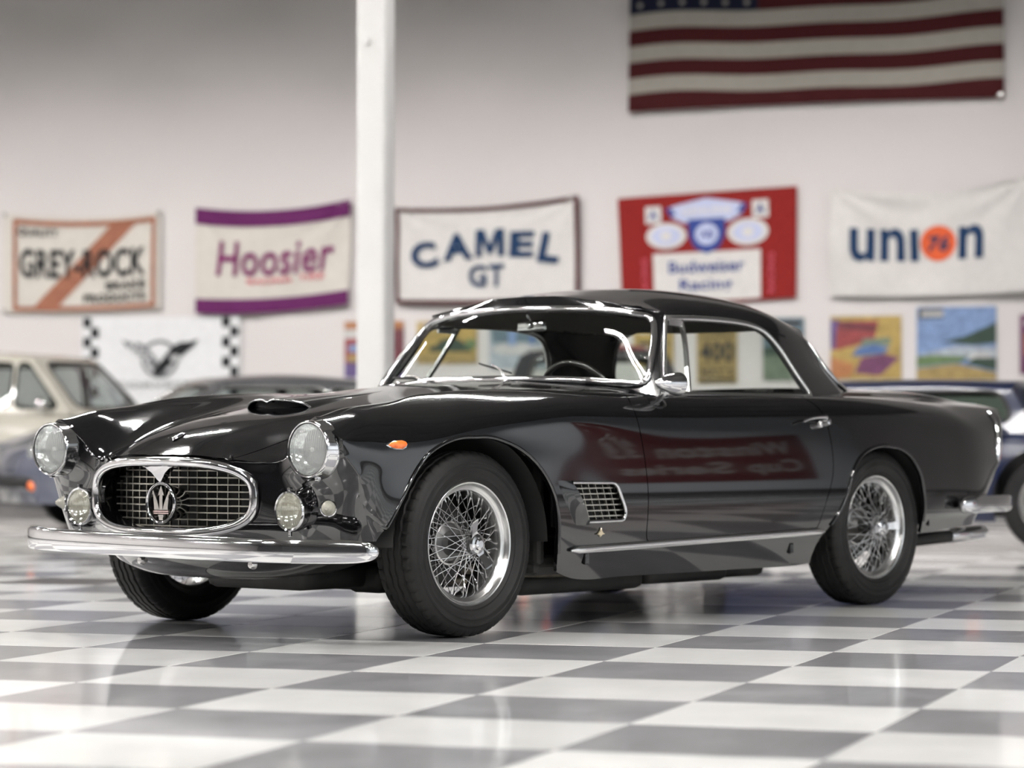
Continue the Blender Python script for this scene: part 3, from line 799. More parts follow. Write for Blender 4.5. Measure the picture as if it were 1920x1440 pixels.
# parcel shelf and window ledge tops
bm = bmesh.new()
box_bm(bm, (-2.68, 0, .875), (.44, 1.06, .03), .012)
bm_obj('parcel_shelf', bm, LEATHER, CAR)
vs = []; fs = []
for i, y in enumerate(np.linspace(-.68, .68, 25)):
    for (x, z) in ((-1.02, .90), (-1.06, .925), (-1.13, .935), (-1.20, .92), (-1.22, .88), (-1.20, .70)):
        vs.append((x - .10 * (y / .68) ** 2, y, z - .03 * (y / .68) ** 4 - (.012 * math.exp(-((y - .3) / .2) ** 2) * 0)))
for i in range(24):
    for j in range(5): fs.append((i * 6 + j, i * 6 + j + 1, (i + 1) * 6 + j + 1, (i + 1) * 6 + j))
mesh_obj('dashboard', vs, fs, LEATHER, CAR, True)
swm = bpy.data.objects.new('steering_wheel', None)
RW_ = Matrix.Translation((-1.255, .27, .835)) @ Matrix.Rotation(math.radians(25), 4, 'Y')
def place(o, M): o.matrix_world = M; return o
ring_pts = [Vector((0, .195 * math.cos(t), .195 * math.sin(t))) for t in [2 * PI * i / 48 for i in range(48)]]
sw = sweep_obj('steering_wheel', [RW_ @ p for p in ring_pts], circ(.0115, 8), mat('wheel_black', (.012, .011, .01), .25, coat=.5), CAR, closed=True, up=(RW_.to_3x3() @ Vector((1, 0, 0))))
for a in (90 + 60, 30, 270):
    t = math.radians(a)
    p0 = RW_ @ Vector((-.03, .03 * math.cos(t), .03 * math.sin(t))); p1 = RW_ @ Vector((0, .19 * math.cos(t), .19 * math.sin(t)))
    tube('spoke', [p0, p1], .008, CHROME, sw, 6, 1)
lathe_obj('horn_button', [(0, .03), (.03, .024), (.045, 0), (.04, -.03), (0, -.03)], CHROME2, sw, 24, 'X', rot=None, loc=(0, 0, 0)).matrix_world = RW_
tube('steering_column', [RW_ @ Vector((-.0, 0, 0)), RW_ @ Vector((.45, 0, 0))], .022, BLACK, CAR, 10, 1)
for s in (1, -1):
    bm = bmesh.new()
    box_bm(bm, (-1.72, s * .36, .47), (.52, .50, .16), .05)
    box_bm(bm, (-1.985, s * .36, .64), (.13, .48, .42), .055, Matrix.Rotation(math.radians(-14), 3, 'Y'))
    bm_obj('seat', bm, LEATHER, CAR, True)
# rear-view mirror
ws_top, _n = front_pt(0.0, 1.215, BVW)
mb = bmesh.new(); box_bm(mb, (-1.262, .0, 1.168), (.022, .15, .048), .01)
rv = bm_obj('rearview_mirror', mb, CHROME, CAR, True); sharp(rv, 50)
tube('mirror_stem', [(-1.262, 0, 1.185), (-1.250, -.012, 1.215), (-1.262, -.014, 1.245)], .006, CHROME, rv, 8, 4)
lathe_obj('mirror_joint', [(0, .012), (.014, .006), (.014, -.006), (0, -.012)], CHROME, rv, 16, 'X', loc=(-1.246, 0, 1.17))

# ------------------------------------------------------------------ running gear and underside
bm = bmesh.new()
box_bm(bm, (-1.25, 0, .235), (1.66, 1.46, .07), .03)
box_bm(bm, (-.02, 0, .48), (.84, .72, .46), .05)
box_bm(bm, (-2.62, 0, .50), (1.0, .95, .50), .05)
box_bm(bm, (-3.18, 0, .42), (.55, 1.05, .20), .05)
box_bm(bm, (-.44, 0, .50), (.05, 1.50, .52), .02)
box_bm(bm, (-2.12, 0, .52), (.05, 1.50, .45), .02)
box_bm(bm, (.52, 0, .46), (.06, 1.0, .20), .02)
bm_obj('underbody', bm, UNDER, CAR)
bm = bmesh.new()
for (x, y, z, sx, sy, sz) in ((.06, .05, .205, .60, .50, .09), (-.15, .28, .19, .35, .18, .10), (-.95, .46, .155, .75, .16, .085), (-1.62, .47, .16, .55, .13, .07), (-2.05, .44, .165, .30, .12, .07), (-.95, -.46, .155, .75, .16, .085), (-1.62, -.47, .16, .55, .13, .07), (-.62, .0, .19, .8, .3, .12), (-2.6, 0, .31, .22, .30, .22), (-2.6, 0, .33, .12, 1.2, .10)):
    box_bm(bm, (x, y, z), (sx, sy, sz), .03)
bm_obj('engine_sump_and_silencers', bm, UNDER, CAR, True)
for yy, zz in ((.56, .205), (.50, .160)):
    tube('exhaust_pipe', [(-.30, yy - .1, zz + .02), (-.55, yy, zz), (-.80, yy, zz - .008), (-1.1, yy - .06, zz - .01)], .020, RUSTY, CAR, 10, 6)
for yy in (.46, -.46):
    t_ = tube('tail_pipe', [(-2.95, yy, .235), (-3.3, yy, .243), (-3.72, yy, .258)], .030, UNDER, CAR, 14, 4)
    lathe_obj('tail_pipe_tip', [(.026, .16), (.034, .16), (.0355, .155), (.0355, -.10), (.033, -.15), (.028, -.16)], CHROME, t_, 24, 'X', loc=(-3.86, yy, .265), rot=Matrix.Rotation(math.radians(2.5), 3, 'Y'))
    tube('pipe_hanger', [(-3.2, yy, .25), (-3.2, yy, .34)], .01, UNDER, t_, 6, 1)
# inner arches (half drums so the openings are dark)
for s in (1, -1):
    for cx, rr in ((0.02, .395), (-2.6, .36)):
        vs = []; fs = []; n = 28
        for i in range(n + 1):
            t = PI * (0.0 + 1.0 * i / n)
            for yy in (.46, .82): vs.append((cx + rr * 1.04 * math.cos(t), s * yy, .33 + rr * math.sin(t)))
        for i in range(n): fs.append((2 * i, 2 * i + 1, 2 * i + 3, 2 * i + 2))
        mesh_obj('wheel_well', vs, fs, BLACK, CAR, True)
# front apron under the bumper
vs = []; fs = []; ny = 41
prof = [(.655, .372), (.675, .33), (.672, .285), (.640, .240), (.585, .212), (.52, .204), (.40, .204)]
for i in range(ny):
    y = -.66 + 1.32 * i / (ny - 1); w = abs(y) / .66; k = w ** 4
    for x, z in prof: vs.append((x - .12 * w * w - .10 * k, y, z + (.36 - z) * k * .98 if z < .36 else z))
for i in range(ny - 1):
    for j in range(len(prof) - 1): a = i * len(prof) + j; fs.append((a, a + 1, a + 1 + len(prof), a + len(prof)))
ap = mesh_obj('front_apron', vs, fs, PAINT, CAR, True)
for yy in (-.22, .34):
    lathe_obj('tow_bolt', [(0, .012), (.012, .01), (.016, 0), (.016, -.01)], CHROME2, ap, 12, 'X', loc=(.662 - .1 * (yy / .64) ** 2, yy, .265))

# ------------------------------------------------------------------ wheels
TIRE_P = [(.213, -.066), (.222, -.077), (.230, -.0835), (.2315, -.0850), (.236, -.0852), (.2375, -.0842), (.250, -.0905), (.262, -.0930), (.2635, -.0945), (.268, -.0950), (.2695, -.0938), (.283, -.0936), (.2845, -.0948), (.292, -.0940), (.2935, -.0922), (.303, -.0892), (.3115, -.0856), (.3195, -.080), (.3255, -.073)]
def tire_mesh(name):
    n = 288; prof = []
    left = TIRE_P
    tread = []
    # tread ribs with zig-zag grooves: (half list) y offsets
    ys = [-.068, -.052, -.0475, -.0440, -.0395, -.0195, -.0155, -.0125, -.0085, .0085, .0125, .0155, .0195, .0395, .0440, .0475, .052, .068]
    gr = {2: 1, 3: 1, 6: 1, 7: 1, 10: 1, 11: 1, 14: 1, 15: 1}
    for i, y in enumerate(ys): tread.append((.3310 - .5 * y * y - (.0065 if gr.get(i) else 0), y, 1))
    prof = [(r, y, 0) for r, y in left] + tread + [(r, -y, 0) for r, y in reversed(left)]
    k = len(prof); vs = []; fs = []
    for i in range(n):
        t = 2 * PI * i / n; zig = (abs((i % 8) - 4) - 2) * .0016
        sh = (i % 6) in (0,)
        for (r, y, tr) in prof:
            rr = r; yy = y
            if tr:
                if abs(y) < .0515: yy = y + zig
                if sh and .0515 < abs(y): rr -= .005
            elif r > .318 and sh: rr -= .004
            vs.append((rr * math.cos(t), yy, rr * math.sin(t)))
    for i in range(n):
        j = (i + 1) % n
        for p in range(k - 1): fs.append((i * k + p, i * k + p + 1, j * k + p + 1, j * k + p))
    me = bpy.data.meshes.new(name); me.from_pydata(vs, [], fs); me.update()
    me.polygons.foreach_set('use_smooth', [True] * len(me.polygons))
    return me
tire_me = tire_mesh('tire'); tire_me.materials.append(RUBBER)
_o = bpy.data.objects.new('x', tire_me); COL.objects.link(_o); sharp(_o, 38); bpy.data.objects.remove(_o)
# local wheel frame: axis Y, outer side +Y; rim flange plane at y=+.070
RIMP = [(.2205, .069), (.2225, .072), (.2225, .0745), (.219, .0765), (.2145, .075), (.2115, .069), (.2085, .062), (.205, .058), (.198, .055), (.192, .052), (.1885, .046), (.187, .03), (.186, .0), (.187, -.03), (.195, -.055), (.215, -.066), (.222, -.068), (.220, -.07)]
def mk(name, prof, m, n=64, ang=30):
    o = lathe_obj(name, prof, m, None, n, 'Y', ang=ang); me = o.data; bpy.data.objects.remove(o); return me
rim_me = mk('rim', RIMP, ALLOY, 96)
DULL = mat('dull_steel', (.16, .16, .16), .38, .9)
hub_me = mk('hub', [(0, .102), (.027, .102), (.034, .098), (.036, .086), (.046, .083), (.048, .079), (.040, .074), (.036, .05), (.034, .0), (.045, -.02), (.074, -.03), (.079, -.034), (.079, -.040), (.0, -.042)], DULL, 48)
ring_me = mk('hub_ring', [(.069, -.026), (.073, -.020), (.079, -.022), (.081, -.030), (.078, -.036)], CHROME2, 48)
drum_me = mk('brake_drum', [(0, -.05), (.10, -.05), (.135, -.052), (.150, -.060), (.150, -.12), (0, -.12)], mat('drum_iron', (.02, .02, .02), .5, .4), 48)
spoke_bm = bmesh.new()
bmesh.ops.create_cone(spoke_bm, segments=6, radius1=.00175, radius2=.00175, depth=1.0, cap_ends=True)
spoke_me = bpy.data.meshes.new('spoke'); spoke_bm.to_mesh(spoke_me); spoke_bm.free(); spoke_me.materials.append(CHROME)
nip_bm = bmesh.new(); bmesh.ops.create_cone(nip_bm, segments=8, radius1=.0042, radius2=.0026, depth=.020, cap_ends=True)
nip_me = bpy.data.meshes.new('spoke_nipple'); nip_bm.to_mesh(nip_me); nip_bm.free(); nip_me.materials.append(CHROME)
def knock_off(ang):
    vs, fs = lathe([(0, .128), (.010, .128), (.0165, .125), (.0185, .119), (.026, .116), (.0305, .108), (.0315, .098), (.029, .094), (0, .094)], 40)
    bm = bmesh.new(); bv = [bm.verts.new(v) for v in vs]
    for f in fs: bm.faces.new([bv[i] for i in f])
    bmesh.ops.remove_doubles(bm, verts=bm.verts, dist=1e-6)
    for s in (1, -1):
        ring_ = []
        for r, w, y0, th in ((.020, .017, .104, .014), (.034, .011, .108, .012), (.052, .0125, .120, .009), (.068, .015, .130, .007), (.072, .011, .132, .005)):
            ring_.append([bm.verts.new((s * r, y0 + a * th, b * w)) for a, b in ((.5, -1), (.5, 1), (-.5, 1), (-.5, -1))])
        for a, b in zip(ring_, ring_[1:]):
            for i in range(4): bm.faces.new((a[i], a[(i + 1) % 4], b[(i + 1) % 4], b[i]))
        bm.faces.new(ring_[0][::-1]); bm.faces.new(ring_[-1])
    bmesh.ops.recalc_face_normals(bm, faces=bm.faces)
    bmesh.ops.rotate(bm, verts=bm.verts, matrix=Matrix.Rotation(ang, 3, 'Y'))
    bmesh.ops.scale(bm, vec=(1.28, 1.0, 1.28), verts=bm.verts); me = bpy.data.meshes.new('knock_off_nut'); bm.to_mesh(me); bm.free(); me.materials.append(CHROME)
    return me
def spoke_specs():
    out = []
    N = 18
    for i in range(N):                       # outer cup to rim, crossing pairs
        for d in (1, -1):
            t = 2 * PI * (i + .25 * (1 + d) / 2) / N
            out.append(((.036, .088, t + d * 1.05), (.187, .030, t)))
            out.append(((.076, -.035, t + PI / N + d * .62), (.186, .004, t + PI / N)))
    return out
SPK = spoke_specs()
def cyl_pt(r, y, t): return Vector((r * math.cos(t), y, r * math.sin(t)))
def wheel(x, s, spin, detail, nut_ang, steer=0.0):
    w = link('wheel', tire_me, None, CAR); w.location = (x, s * .715, .3315); w.rotation_euler = (0, 0, (0 if s > 0 else PI) + steer)
    w['label'] = 'wheel with black tyre on chrome wire spokes' if detail else 'wheel with black tyre'
    for me, nm in ((rim_me, 'rim'), (hub_me, 'hub'), (ring_me, 'hub_ring'), (drum_me, 'brake_drum'), (knock_off(nut_ang), 'knock_off_nut')):
        link(nm, me, None, w)
    if detail:
        for a, b in SPK:
            p0 = cyl_pt(a[0], a[1], a[2] + spin); p1 = cyl_pt(b[0], b[1], b[2] + spin); d = p1 - p0
            o = link('spoke', spoke_me, None, w); q = d.to_track_quat('Z', 'Y')
            o.location = (p0 + p1) / 2; o.rotation_mode = 'QUATERNION'; o.rotation_quaternion = q; o.scale = (1, 1, d.length)
        bm = bmesh.new()
        for a, b in SPK:
            p0 = cyl_pt(a[0], a[1], a[2] + spin); p1 = cyl_pt(b[0], b[1], b[2] + spin); d = (p1 - p0).normalized()
            bm2 = bmesh.new(); bm2.from_mesh(nip_me); q = (-d).to_track_quat('Z', 'Y').to_matrix().to_4x4()
            bmesh.ops.transform(bm2, matrix=Matrix.Translation(p1 - d * .008) @ q, verts=bm2.verts)
            tmp = bpy.data.meshes.new('t'); bm2.to_mesh(tmp); bm2.free(); bm.from_mesh(tmp); bpy.data.meshes.remove(tmp)
        o = bm_obj('spoke_nipples', bm, CHROME, w); o['kind'] = 'stuff'
    else:
        bm = bmesh.new()
        for a, b in SPK:
            p0 = cyl_pt(*a); p1 = cyl_pt(*b); d = p1 - p0
            bm2 = bmesh.new(); bm2.from_mesh(spoke_me)
            bmesh.ops.transform(bm2, matrix=Matrix.Translation((p0 + p1) / 2) @ d.to_track_quat('Z', 'Y').to_matrix().to_4x4() @ Matrix.Diagonal((1, 1, d.length, 1)), verts=bm2.verts)
            tmp = bpy.data.meshes.new('t'); bm2.to_mesh(tmp); bm2.free(); bm.from_mesh(tmp); bpy.data.meshes.remove(tmp)
        o = bm_obj('spokes', bm, CHROME, w); o['kind'] = 'stuff'
    return w
wheel(0, 1, .03, True, math.radians(-65))
wheel(-2.6, 1, .21, True, math.radians(5))
wheel(0, -1, .1, False, .3)
wheel(-2.6, -1, .4, False, 1.0)

# ------------------------------------------------------------------ bumpers
BUMP_P = [(-.006, -.040), (.012, -.041), (.030, -.036), (.044, -.024), (.050, -.010), (.0475, -.003), (.052, .004), (.049, .018), (.038, .031), (.020, .039), (-.004, .040), (-.012, .030), (-.012, -.030)]
pl = [(.575, .893), (.612, .872), (.652, .830), (.715, .762), (.775, .690), (.815, .600), (.838, .50), (.853, .38), (.866, .20), (.870, 0)]
pth = [Vector((x, y, .333 - .012 * y)) for x, y in pl] + [Vector((x, -y, .333 + .012 * y)) for x, y in reversed(pl[:-1])]
pth = crspline(pth, 8)
def endcap(t, e=.17):
    d = min(t, 1 - t)
    return .16 + .84 * max(0, 1 - (1 - min(1, d / e)) ** 2.6) ** .55
sweep_obj('front_bumper', [p - Vector((.0, 0, 0)) for p in pth], [(-a, b) for a, b in BUMP_P], CHROME, CAR, scale=endcap)
rp = [(-3.17, .862), (-3.30, .870), (-3.50, .850), (-3.68, .800), (-3.84, .70), (-3.93, .55), (-3.97, .30), (-3.99, 0)]
pth = [Vector((x, y, .418)) for x, y in rp] + [Vector((x, -y, .418)) for x, y in reversed(rp[:-1])]
sweep_obj('rear_bumper', crspline(pth, 8), [(a, b * .95) for a, b in BUMP_P], CHROME, CAR, scale=lambda t: endcap(t, .05) * (1 - .45 * max(0, min(1, (min(t, 1 - t) - .18) / .16))))

# ------------------------------------------------------------------ lamps
LENS = bpy.data.materials.new('fluted_lens'); LENS.use_nodes = True
nt = LENS.node_tree
for n in list(nt.nodes): nt.nodes.remove(n)
out = nt.nodes.new('ShaderNodeOutputMaterial'); trn = nt.nodes.new('ShaderNodeBsdfTransparent'); trn.inputs[0].default_value = (.93, .96, .94, 1)
glo = nt.nodes.new('ShaderNodeBsdfGlossy'); glo.inputs['Roughness'].default_value = .04; tl = nt.nodes.new('ShaderNodeBsdfTranslucent'); tl.inputs[0].default_value = (.9, .95, .93, 1)
dif = nt.nodes.new('ShaderNodeBsdfDiffuse'); dif.inputs[0].default_value = (.84, .87, .86, 1)
tc = nt.nodes.new('ShaderNodeTexCoord'); wv = nt.nodes.new('ShaderNodeTexWave'); wv.bands_direction = 'Y'; wv.inputs['Scale'].default_value = 38; wv.inputs['Distortion'].default_value = .3
bp = nt.nodes.new('ShaderNodeBump'); bp.inputs['Strength'].default_value = .5; bp.inputs['Distance'].default_value = .004
m1 = nt.nodes.new('ShaderNodeMixShader'); m2 = nt.nodes.new('ShaderNodeMixShader'); m1.inputs[0].default_value = .27; fr = one_sheet(nt, 1.6)
L = nt.links.new
L(tc.outputs['Object'], wv.inputs['Vector']); L(wv.outputs['Fac'], bp.inputs['Height']); L(bp.outputs['Normal'], glo.inputs['Normal']); L(bp.outputs['Normal'], fr.inputs['Normal'])
L(trn.outputs[0], m1.inputs[1]); L(dif.outputs[0], m1.inputs[2]); L(fr.outputs[0], m2.inputs[0]); L(m1.outputs[0], m2.inputs[1]); L(glo.outputs[0], m2.inputs[2]); L(m2.outputs[0], out.inputs[0])
FOGL = LENS.copy(); FOGL.name = 'fog_lens'
for n in FOGL.node_tree.nodes:
    if n.type == 'BSDF_DIFFUSE': n.inputs[0].default_value = (.42, .40, .31, 1)
    if n.type == 'MIX_SHADER' and not n.inputs[0].is_linked: n.inputs[0].default_value = .45
    if n.type == 'TEX_WAVE': n.inputs['Scale'].default_value = 48
REFL = mat('reflector', (.86, .88, .88), .12, 1.0)
for s in (1, -1):
    c = Vector((.700, s * .678, .667))
    hl = lathe_obj('headlight', [(.088, -.004), (.091, .001), (.0945, .002), (.0975, -.002), (.0985, -.010), (.1005, -.030), (.1025, -.044), (.1035, -.052), (.1020, -.058), (.090, -.060)], CHROME, CAR, 72, 'X', loc=c)
    lathe_obj('gasket', [(.0875, -.002), (.0905, .0015), (.0915, -.001)], BLACK, hl, 64, 'X')
    lathe_obj('reflector', [(.088, -.004), (.080, -.022), (.066, -.040), (.045, -.054), (.022, -.062), (0, -.064)], REFL, hl, 64, 'X')
    lathe_obj('bulb', [(0, -.018), (.008, -.020), (.011, -.028), (.010, -.045), (.014, -.060)], CHROME2, hl, 20, 'X')
    lathe_obj('lens', [(0, .017), (.030, .0155), (.055, .011), (.075, .004), (.0885, -.003)], LENS, hl, 64, 'X')
    bm = bmesh.new(); box_bm(bm, (-.030, .02 * s, -.101), (.020, .014, .010), .003); bm_obj('rim_clip', bm, CHROME, hl)
    c = Vector((.665, s * .5516, .4564))
    fg = lathe_obj('fog_lamp', [(.053, .0), (.0575, .002), (.060, -.003), (.060, -.012), (.057, -.020), (.050, -.045), (.036, -.066), (.015, -.078), (0, -.08)], CHROME, CAR, 64, 'X', loc=c); fg.scale = (1.05, 1.17, 1.17)
    lathe_obj('lens', [(0, .012), (.025, .010), (.042, .005), (.0535, -.001)], FOGL, fg, 48, 'X')
    lathe_obj('reflector', [(.0535, -.002), (.045, -.02), (.02, -.036), (0, -.04)], REFL, fg, 40, 'X')
    bm = bmesh.new(); box_bm(bm, (-.006, 0, .063), (.018, .012, .012), .003); box_bm(bm, (-.008, 0, -.066), (.010, .010, .020), .002); bm_obj('clamp', bm, CHROME, fg)
    tube('mounting_post', [(-.05, 0, -.04), (-.075, 0, -.07), (-.09, 0, -.11)], .007, CHROME2, fg, 8, 4)
    p, n = front_pt(s * .692, .467)
    n = Vector((.86, s * .5, 0)).normalized()
    M = frame_at(p, n, Vector((0, 0, 1)))
    tl_ = lathe_obj('turn_signal', [(.026, .008), (.030, .007), (.0315, .002), (.0315, -.02)], CHROME, CAR, 40, 'Z'); tl_.matrix_world = M
    lathe_obj('lens', [(0, .038), (.006, .037), (.008, .033), (.0105, .032), (.012, .028), (.0145, .027), (.016, .022), (.0185, .021), (.020, .015), (.0225, .014), (.0265, .006), (.0275, 0)], mat('clear_ribbed', (.62, .60, .52), .12, coat=.5, trans=.4), tl_, 32, 'Z')
    lathe_obj('gasket', [(.031, .003), (.0345, .001), (.0345, -.02)], BLACK, tl_, 32, 'Z')
    # amber side marker, pointed forward
    p, n = side_pt(.41, .683, s); M = frame_at(p, n)
    oz = [(.058, 0), (.040, .011), (.015, .0175), (-.022, .0195), (-.040, .013), (-.048, 0), (-.040, -.013), (-.022, -.0195), (.015, -.0175), (.040, -.011)]
    def dome(sc_, h, z0):
        vs = [(x * sc_, y * sc_, z0) for x, y in oz] + [(x * sc_ * .82 - .001, y * sc_ * .75, z0 + h * .8) for x, y in oz] + [(x * sc_ * .4, y * sc_ * .3, z0 + h) for x, y in oz]
        k = len(oz); fs = [(i, (i + 1) % k, k + (i + 1) % k, k + i) for i in range(k)] + [(k + i, k + (i + 1) % k, 2 * k + (i + 1) % k, 2 * k + i) for i in range(k)] + [tuple(2 * k + i for i in range(k))]
        return vs, fs
    vs, fs = dome(1.0, .009, -.004); mk_ = mesh_obj('side_marker', vs, fs, CHROME, CAR); mk_.matrix_world = M
    vs, fs = dome(.80, .014, .001); q = mesh_obj('lens', vs, fs, AMBER, mk_, True); sharp(q, 50)
    # tail lamps: tall chrome housing with red lens
    tv = [(-3.700, s * .712, .590), (-3.735, s * .700, .70), (-3.765, s * .672, .79), (-3.780, s * .625, .834)]
    tl2 = sweep_obj('tail_light', crspline(tv, 6), circ(.026, 12, .030), CHROME, CAR, up=Vector((0, s, 0)), scale=lambda t: .35 + .65 * math.sqrt(max(0, 1 - (2 * t - 1) ** 4)))
    sweep_obj('lens', [Vector(v) + Vector((-.022, 0, 0)) for v in crspline([tv[0], tv[1], tv[2]], 6)], circ(.018, 12), RED, tl2, up=Vector((0, s, 0)), scale=lambda t: .3 + .7 * math.sqrt(max(0, 1 - (2 * t - 1) ** 4)))

# ------------------------------------------------------------------ grille
def mouth_pt(t, ry=MOUTH[2], rz=MOUTH[3], n=MOUTH[4]):
    c, s = math.cos(t), math.sin(t)
    return (ry * math.copysign(abs(c) ** (2 / n), c), MOUTH[1] + rz * math.copysign(abs(s) ** (2 / n), s))
def nose_x(y): return .762 - .40 * y * y - .25 * abs(y) ** 3.2
pts = []
for i in range(220):
    y, z = mouth_pt(2 * PI * i / 220, .412, .1225); pts.append(Vector((nose_x(y) + .018 - .35 * max(0, .47 - z) ** 1.2 * .6, y, z)))
pts = resample(pts, 200)
gs = sweep_obj('grille_surround', pts, [(-.013, -.014), (-.020, -.004), (-.019, .007), (-.009, .015), (.005, .015), (.015, .005), (.015, -.006), (.005, -.014)], CHROME, CAR, closed=True, up=Vector((1, 0, 0)))
# the pointed drop in the middle of the upper bar
vp = [(-.15, .617), (-.105, .612), (-.065, .602), (-.035, .584), (-.010, .558), (0, .550), (.010, .558), (.035, .584), (.065, .602), (.105, .612), (.15, .617), (.09, .628), (0, .631), (-.09, .628)]
bm = bmesh.new()
f_ = [bm.verts.new((nose_x(y) + .012 - .25 * max(0, .61 - z), y, z)) for y, z in vp]; b_ = [bm.verts.new((nose_x(y) - .014 - .25 * max(0, .61 - z), y, z)) for y, z in vp]
bm.faces.new(f_); bm.faces.new(b_[::-1])
for i in range(len(vp)): j = (i + 1) % len(vp); bm.faces.new((f_[i], b_[i], b_[j], f_[j]))
bm_obj('surround_drop', bm, CHROME, gs)
# dark tunnel behind the surround
vs = []; fs = []; n = 80
for i in range(n):
    for dx, k in ((-.0, 1.0), (-.06, .97), (-.14, .93)):
        y, z = mouth_pt(2 * PI * i / n, .418 * k, .117 * k); vs.append((nose_x(y) - .01 + dx, y, z))
for i in range(n):
    j = (i + 1) % n
    for p in range(2): fs.append((i * 3 + p, i * 3 + p + 1, j * 3 + p + 1, j * 3 + p))
mesh_obj('grille_tunnel', vs, fs, PAINT, CAR, True)
bm = bmesh.new(); box_bm(bm, (.585, 0, .50), (.02, .78, .22), .004); bm_obj('radiator', bm, BLACK, CAR)
mesh_ = empty('grille_mesh', (0, 0, 0), CAR)
GZ = [.394 + .0247 * i for i in range(9)]
def halfw(z):
    q = 1 - abs((z - MOUTH[1]) / (MOUTH[3] - .003)) ** MOUTH[4]
    return (MOUTH[2] - .022) * max(0, q) ** (1 / MOUTH[4])
def gx(y): return .672 - .38 * y * y
for z in GZ:
    w_ = halfw(z)
    if w_ < .05: continue
    pa = [Vector((gx(y), y, z)) for y in np.linspace(-w_, w_, 24)]
    sweep_obj('grille_bar', pa, [(-.008, -.0022), (-.008, .0022), (.004, .0028), (.007, 0), (.004, -.0028)], ALU, mesh_, up=Vector((0, 0, 1)))
for i in range(-8, 9):
    y = i * .0465
    zh = [z for z in np.linspace(.385, .615, 80) if halfw(z) > abs(y)]
    if len(zh) < 4: continue
    sweep_obj('grille_divider', [Vector((gx(y) - .006, y, zh[0])), Vector((gx(y) - .006, y, zh[-1]))], [(-.0014, -.006), (.0014, -.006), (.0014, .004), (-.0014, .004)], ALU, mesh_, up=Vector((1, 0, 0)))
# oval badge with the trident
EC = Vector((.752, 0, .477))
def ellipse(a, b, n=56): return [(a * math.cos(2 * PI * i / n), b * math.sin(2 * PI * i / n)) for i in range(n)]
em = sweep_obj('emblem_ring', [EC + Vector((0, y, z)) for y, z in ellipse(.0715, .0695)], circ(.0070, 8, .010), CHROME, CAR, closed=True, up=Vector((1, 0, 0)))
vs = []; fs = []; k = 56
for dx, sc_ in ((-.004, .97), (-.045, .88), (-.085, .80)):
    vs += [tuple(EC + Vector((dx, y * sc_, z * sc_))) for y, z in ellipse(.0715, .0695)]
for p in range(2):
    for i in range(k): fs.append((p * k + i, p * k + (i + 1) % k, (p + 1) * k + (i + 1) % k, (p + 1) * k + i))
mesh_obj('emblem_barrel', vs, fs, CHROME, em, True)
def flat(name, outline, m, parent, th=.004, x=EC.x + .002, c=(0, .477)):
    bm = bmesh.new()
    a = [bm.verts.new((x, c[0] + y * 1.30, c[1] + z)) for y, z in outline]; b = [bm.verts.new((x - th, c[0] + y * 1.30, c[1] + z)) for y, z in outline]
    bm.faces.new(a); bm.faces.new(b[::-1])
    for i in range(len(a)): j = (i + 1) % len(a); bm.faces.new((a[i], b[i], b[j], a[j]))
    bmesh.ops.triangulate(bm, faces=[f for f in bm.faces if len(f.verts) > 4])
    return bm_obj(name, bm, m, parent)
BRIGHT = mat('polished_badge', (.86, .82, .78), .15, 1.0)
flat('trident', [(-.006, -.024), (-.0085, .0), (-.006, .030), (-.0125, .026), (0, .062), (.0125, .026), (.006, .030), (.0085, .0), (.006, -.024)], BRIGHT, em)
for s in (1, -1):
    pr = [(.006, -.024), (.010, -.012), (.016, .008), (.024, .026), (.030, .040), (.0335, .046), (.036, .030), (.0315, .031), (.030, .010), (.0275, -.012), (.0275, -.024)]
    flat('trident', [(s * y, z) for y, z in pr][::s], BRIGHT, em)
PINK = mat('badge_bar', (.80, .62, .60), .25, 1.0)
for z0 in (-.029, -.036): flat('trident_band', [(-.030, z0 + .0022), (.030, z0 + .0022), (.030, z0 - .0022), (-.030, z0 - .0022)], PINK, em)
flat('trident_handle', [(-.0105, -.041), (.0105, -.041), (.0105, -.048), (.008, -.050), (.008, -.060), (-.008, -.060), (-.008, -.050), (-.0105, -.048)], BRIGHT, em)
tube('emblem_bracket', [EC + Vector((-.03, 0, .0)), EC + Vector((-.12, 0, 0))], .02, BLACK, em, 8, 1)
# bonnet badge
p, n = top_pt(.668, 0)
M = frame_at(p + n * .002, n)
vs = []; oz = ellipse(.034, .012, 24)
vs = [(x, y, 0) for x, y in oz] + [(x * .7, y * .6, .006) for x, y in oz]
fs = [(i, (i + 1) % 24, 24 + (i + 1) % 24, 24 + i) for i in range(24)] + [tuple(24 + i for i in range(24))]
hbg = mesh_obj('hood_badge', vs, fs, CHROME, CAR, True); hbg.matrix_world = M
mesh_obj('badge_enamel', [(x * .55, y * .5, .0068) for x, y in oz], [tuple(range(24))], mat('blue_enamel', (.03, .04, .25), .2, coat=.5), hbg)

# ------------------------------------------------------------------ bonnet scoop
vs = []; fs = []; ny = 25; nx = 10
for i in range(nx):
    u = i / (nx - 1); x = .235 - .62 * u
    for j in range(ny):
        v = -1 + 2 * j / (ny - 1); w_ = .165 * (1 - .35 * u); y = v * w_
        p, n = top_pt(x - .06 * abs(v) ** 2 * (1 - u), y)
        h = .036 * (1 - u) ** 1.5 * (1 - abs(v) ** 2.4) ** .6 * (1 - .28 * math.exp(-(v / .09) ** 2))
        vs.append((p.x, p.y, p.z + h - .0015))
for i in range(nx - 1):
    for j in range(ny - 1): fs.append((i * ny + j, i * ny + j + 1, (i + 1) * ny + j + 1, (i + 1) * ny + j))
scoop = mesh_obj('hood_scoop', vs, fs, PAINT, CAR, True)
lip = [Vector(vs[j]) for j in range(ny)]
sweep_obj('scoop_lip', lip, circ(.0048, 8), CHROME, scoop)
mo = []
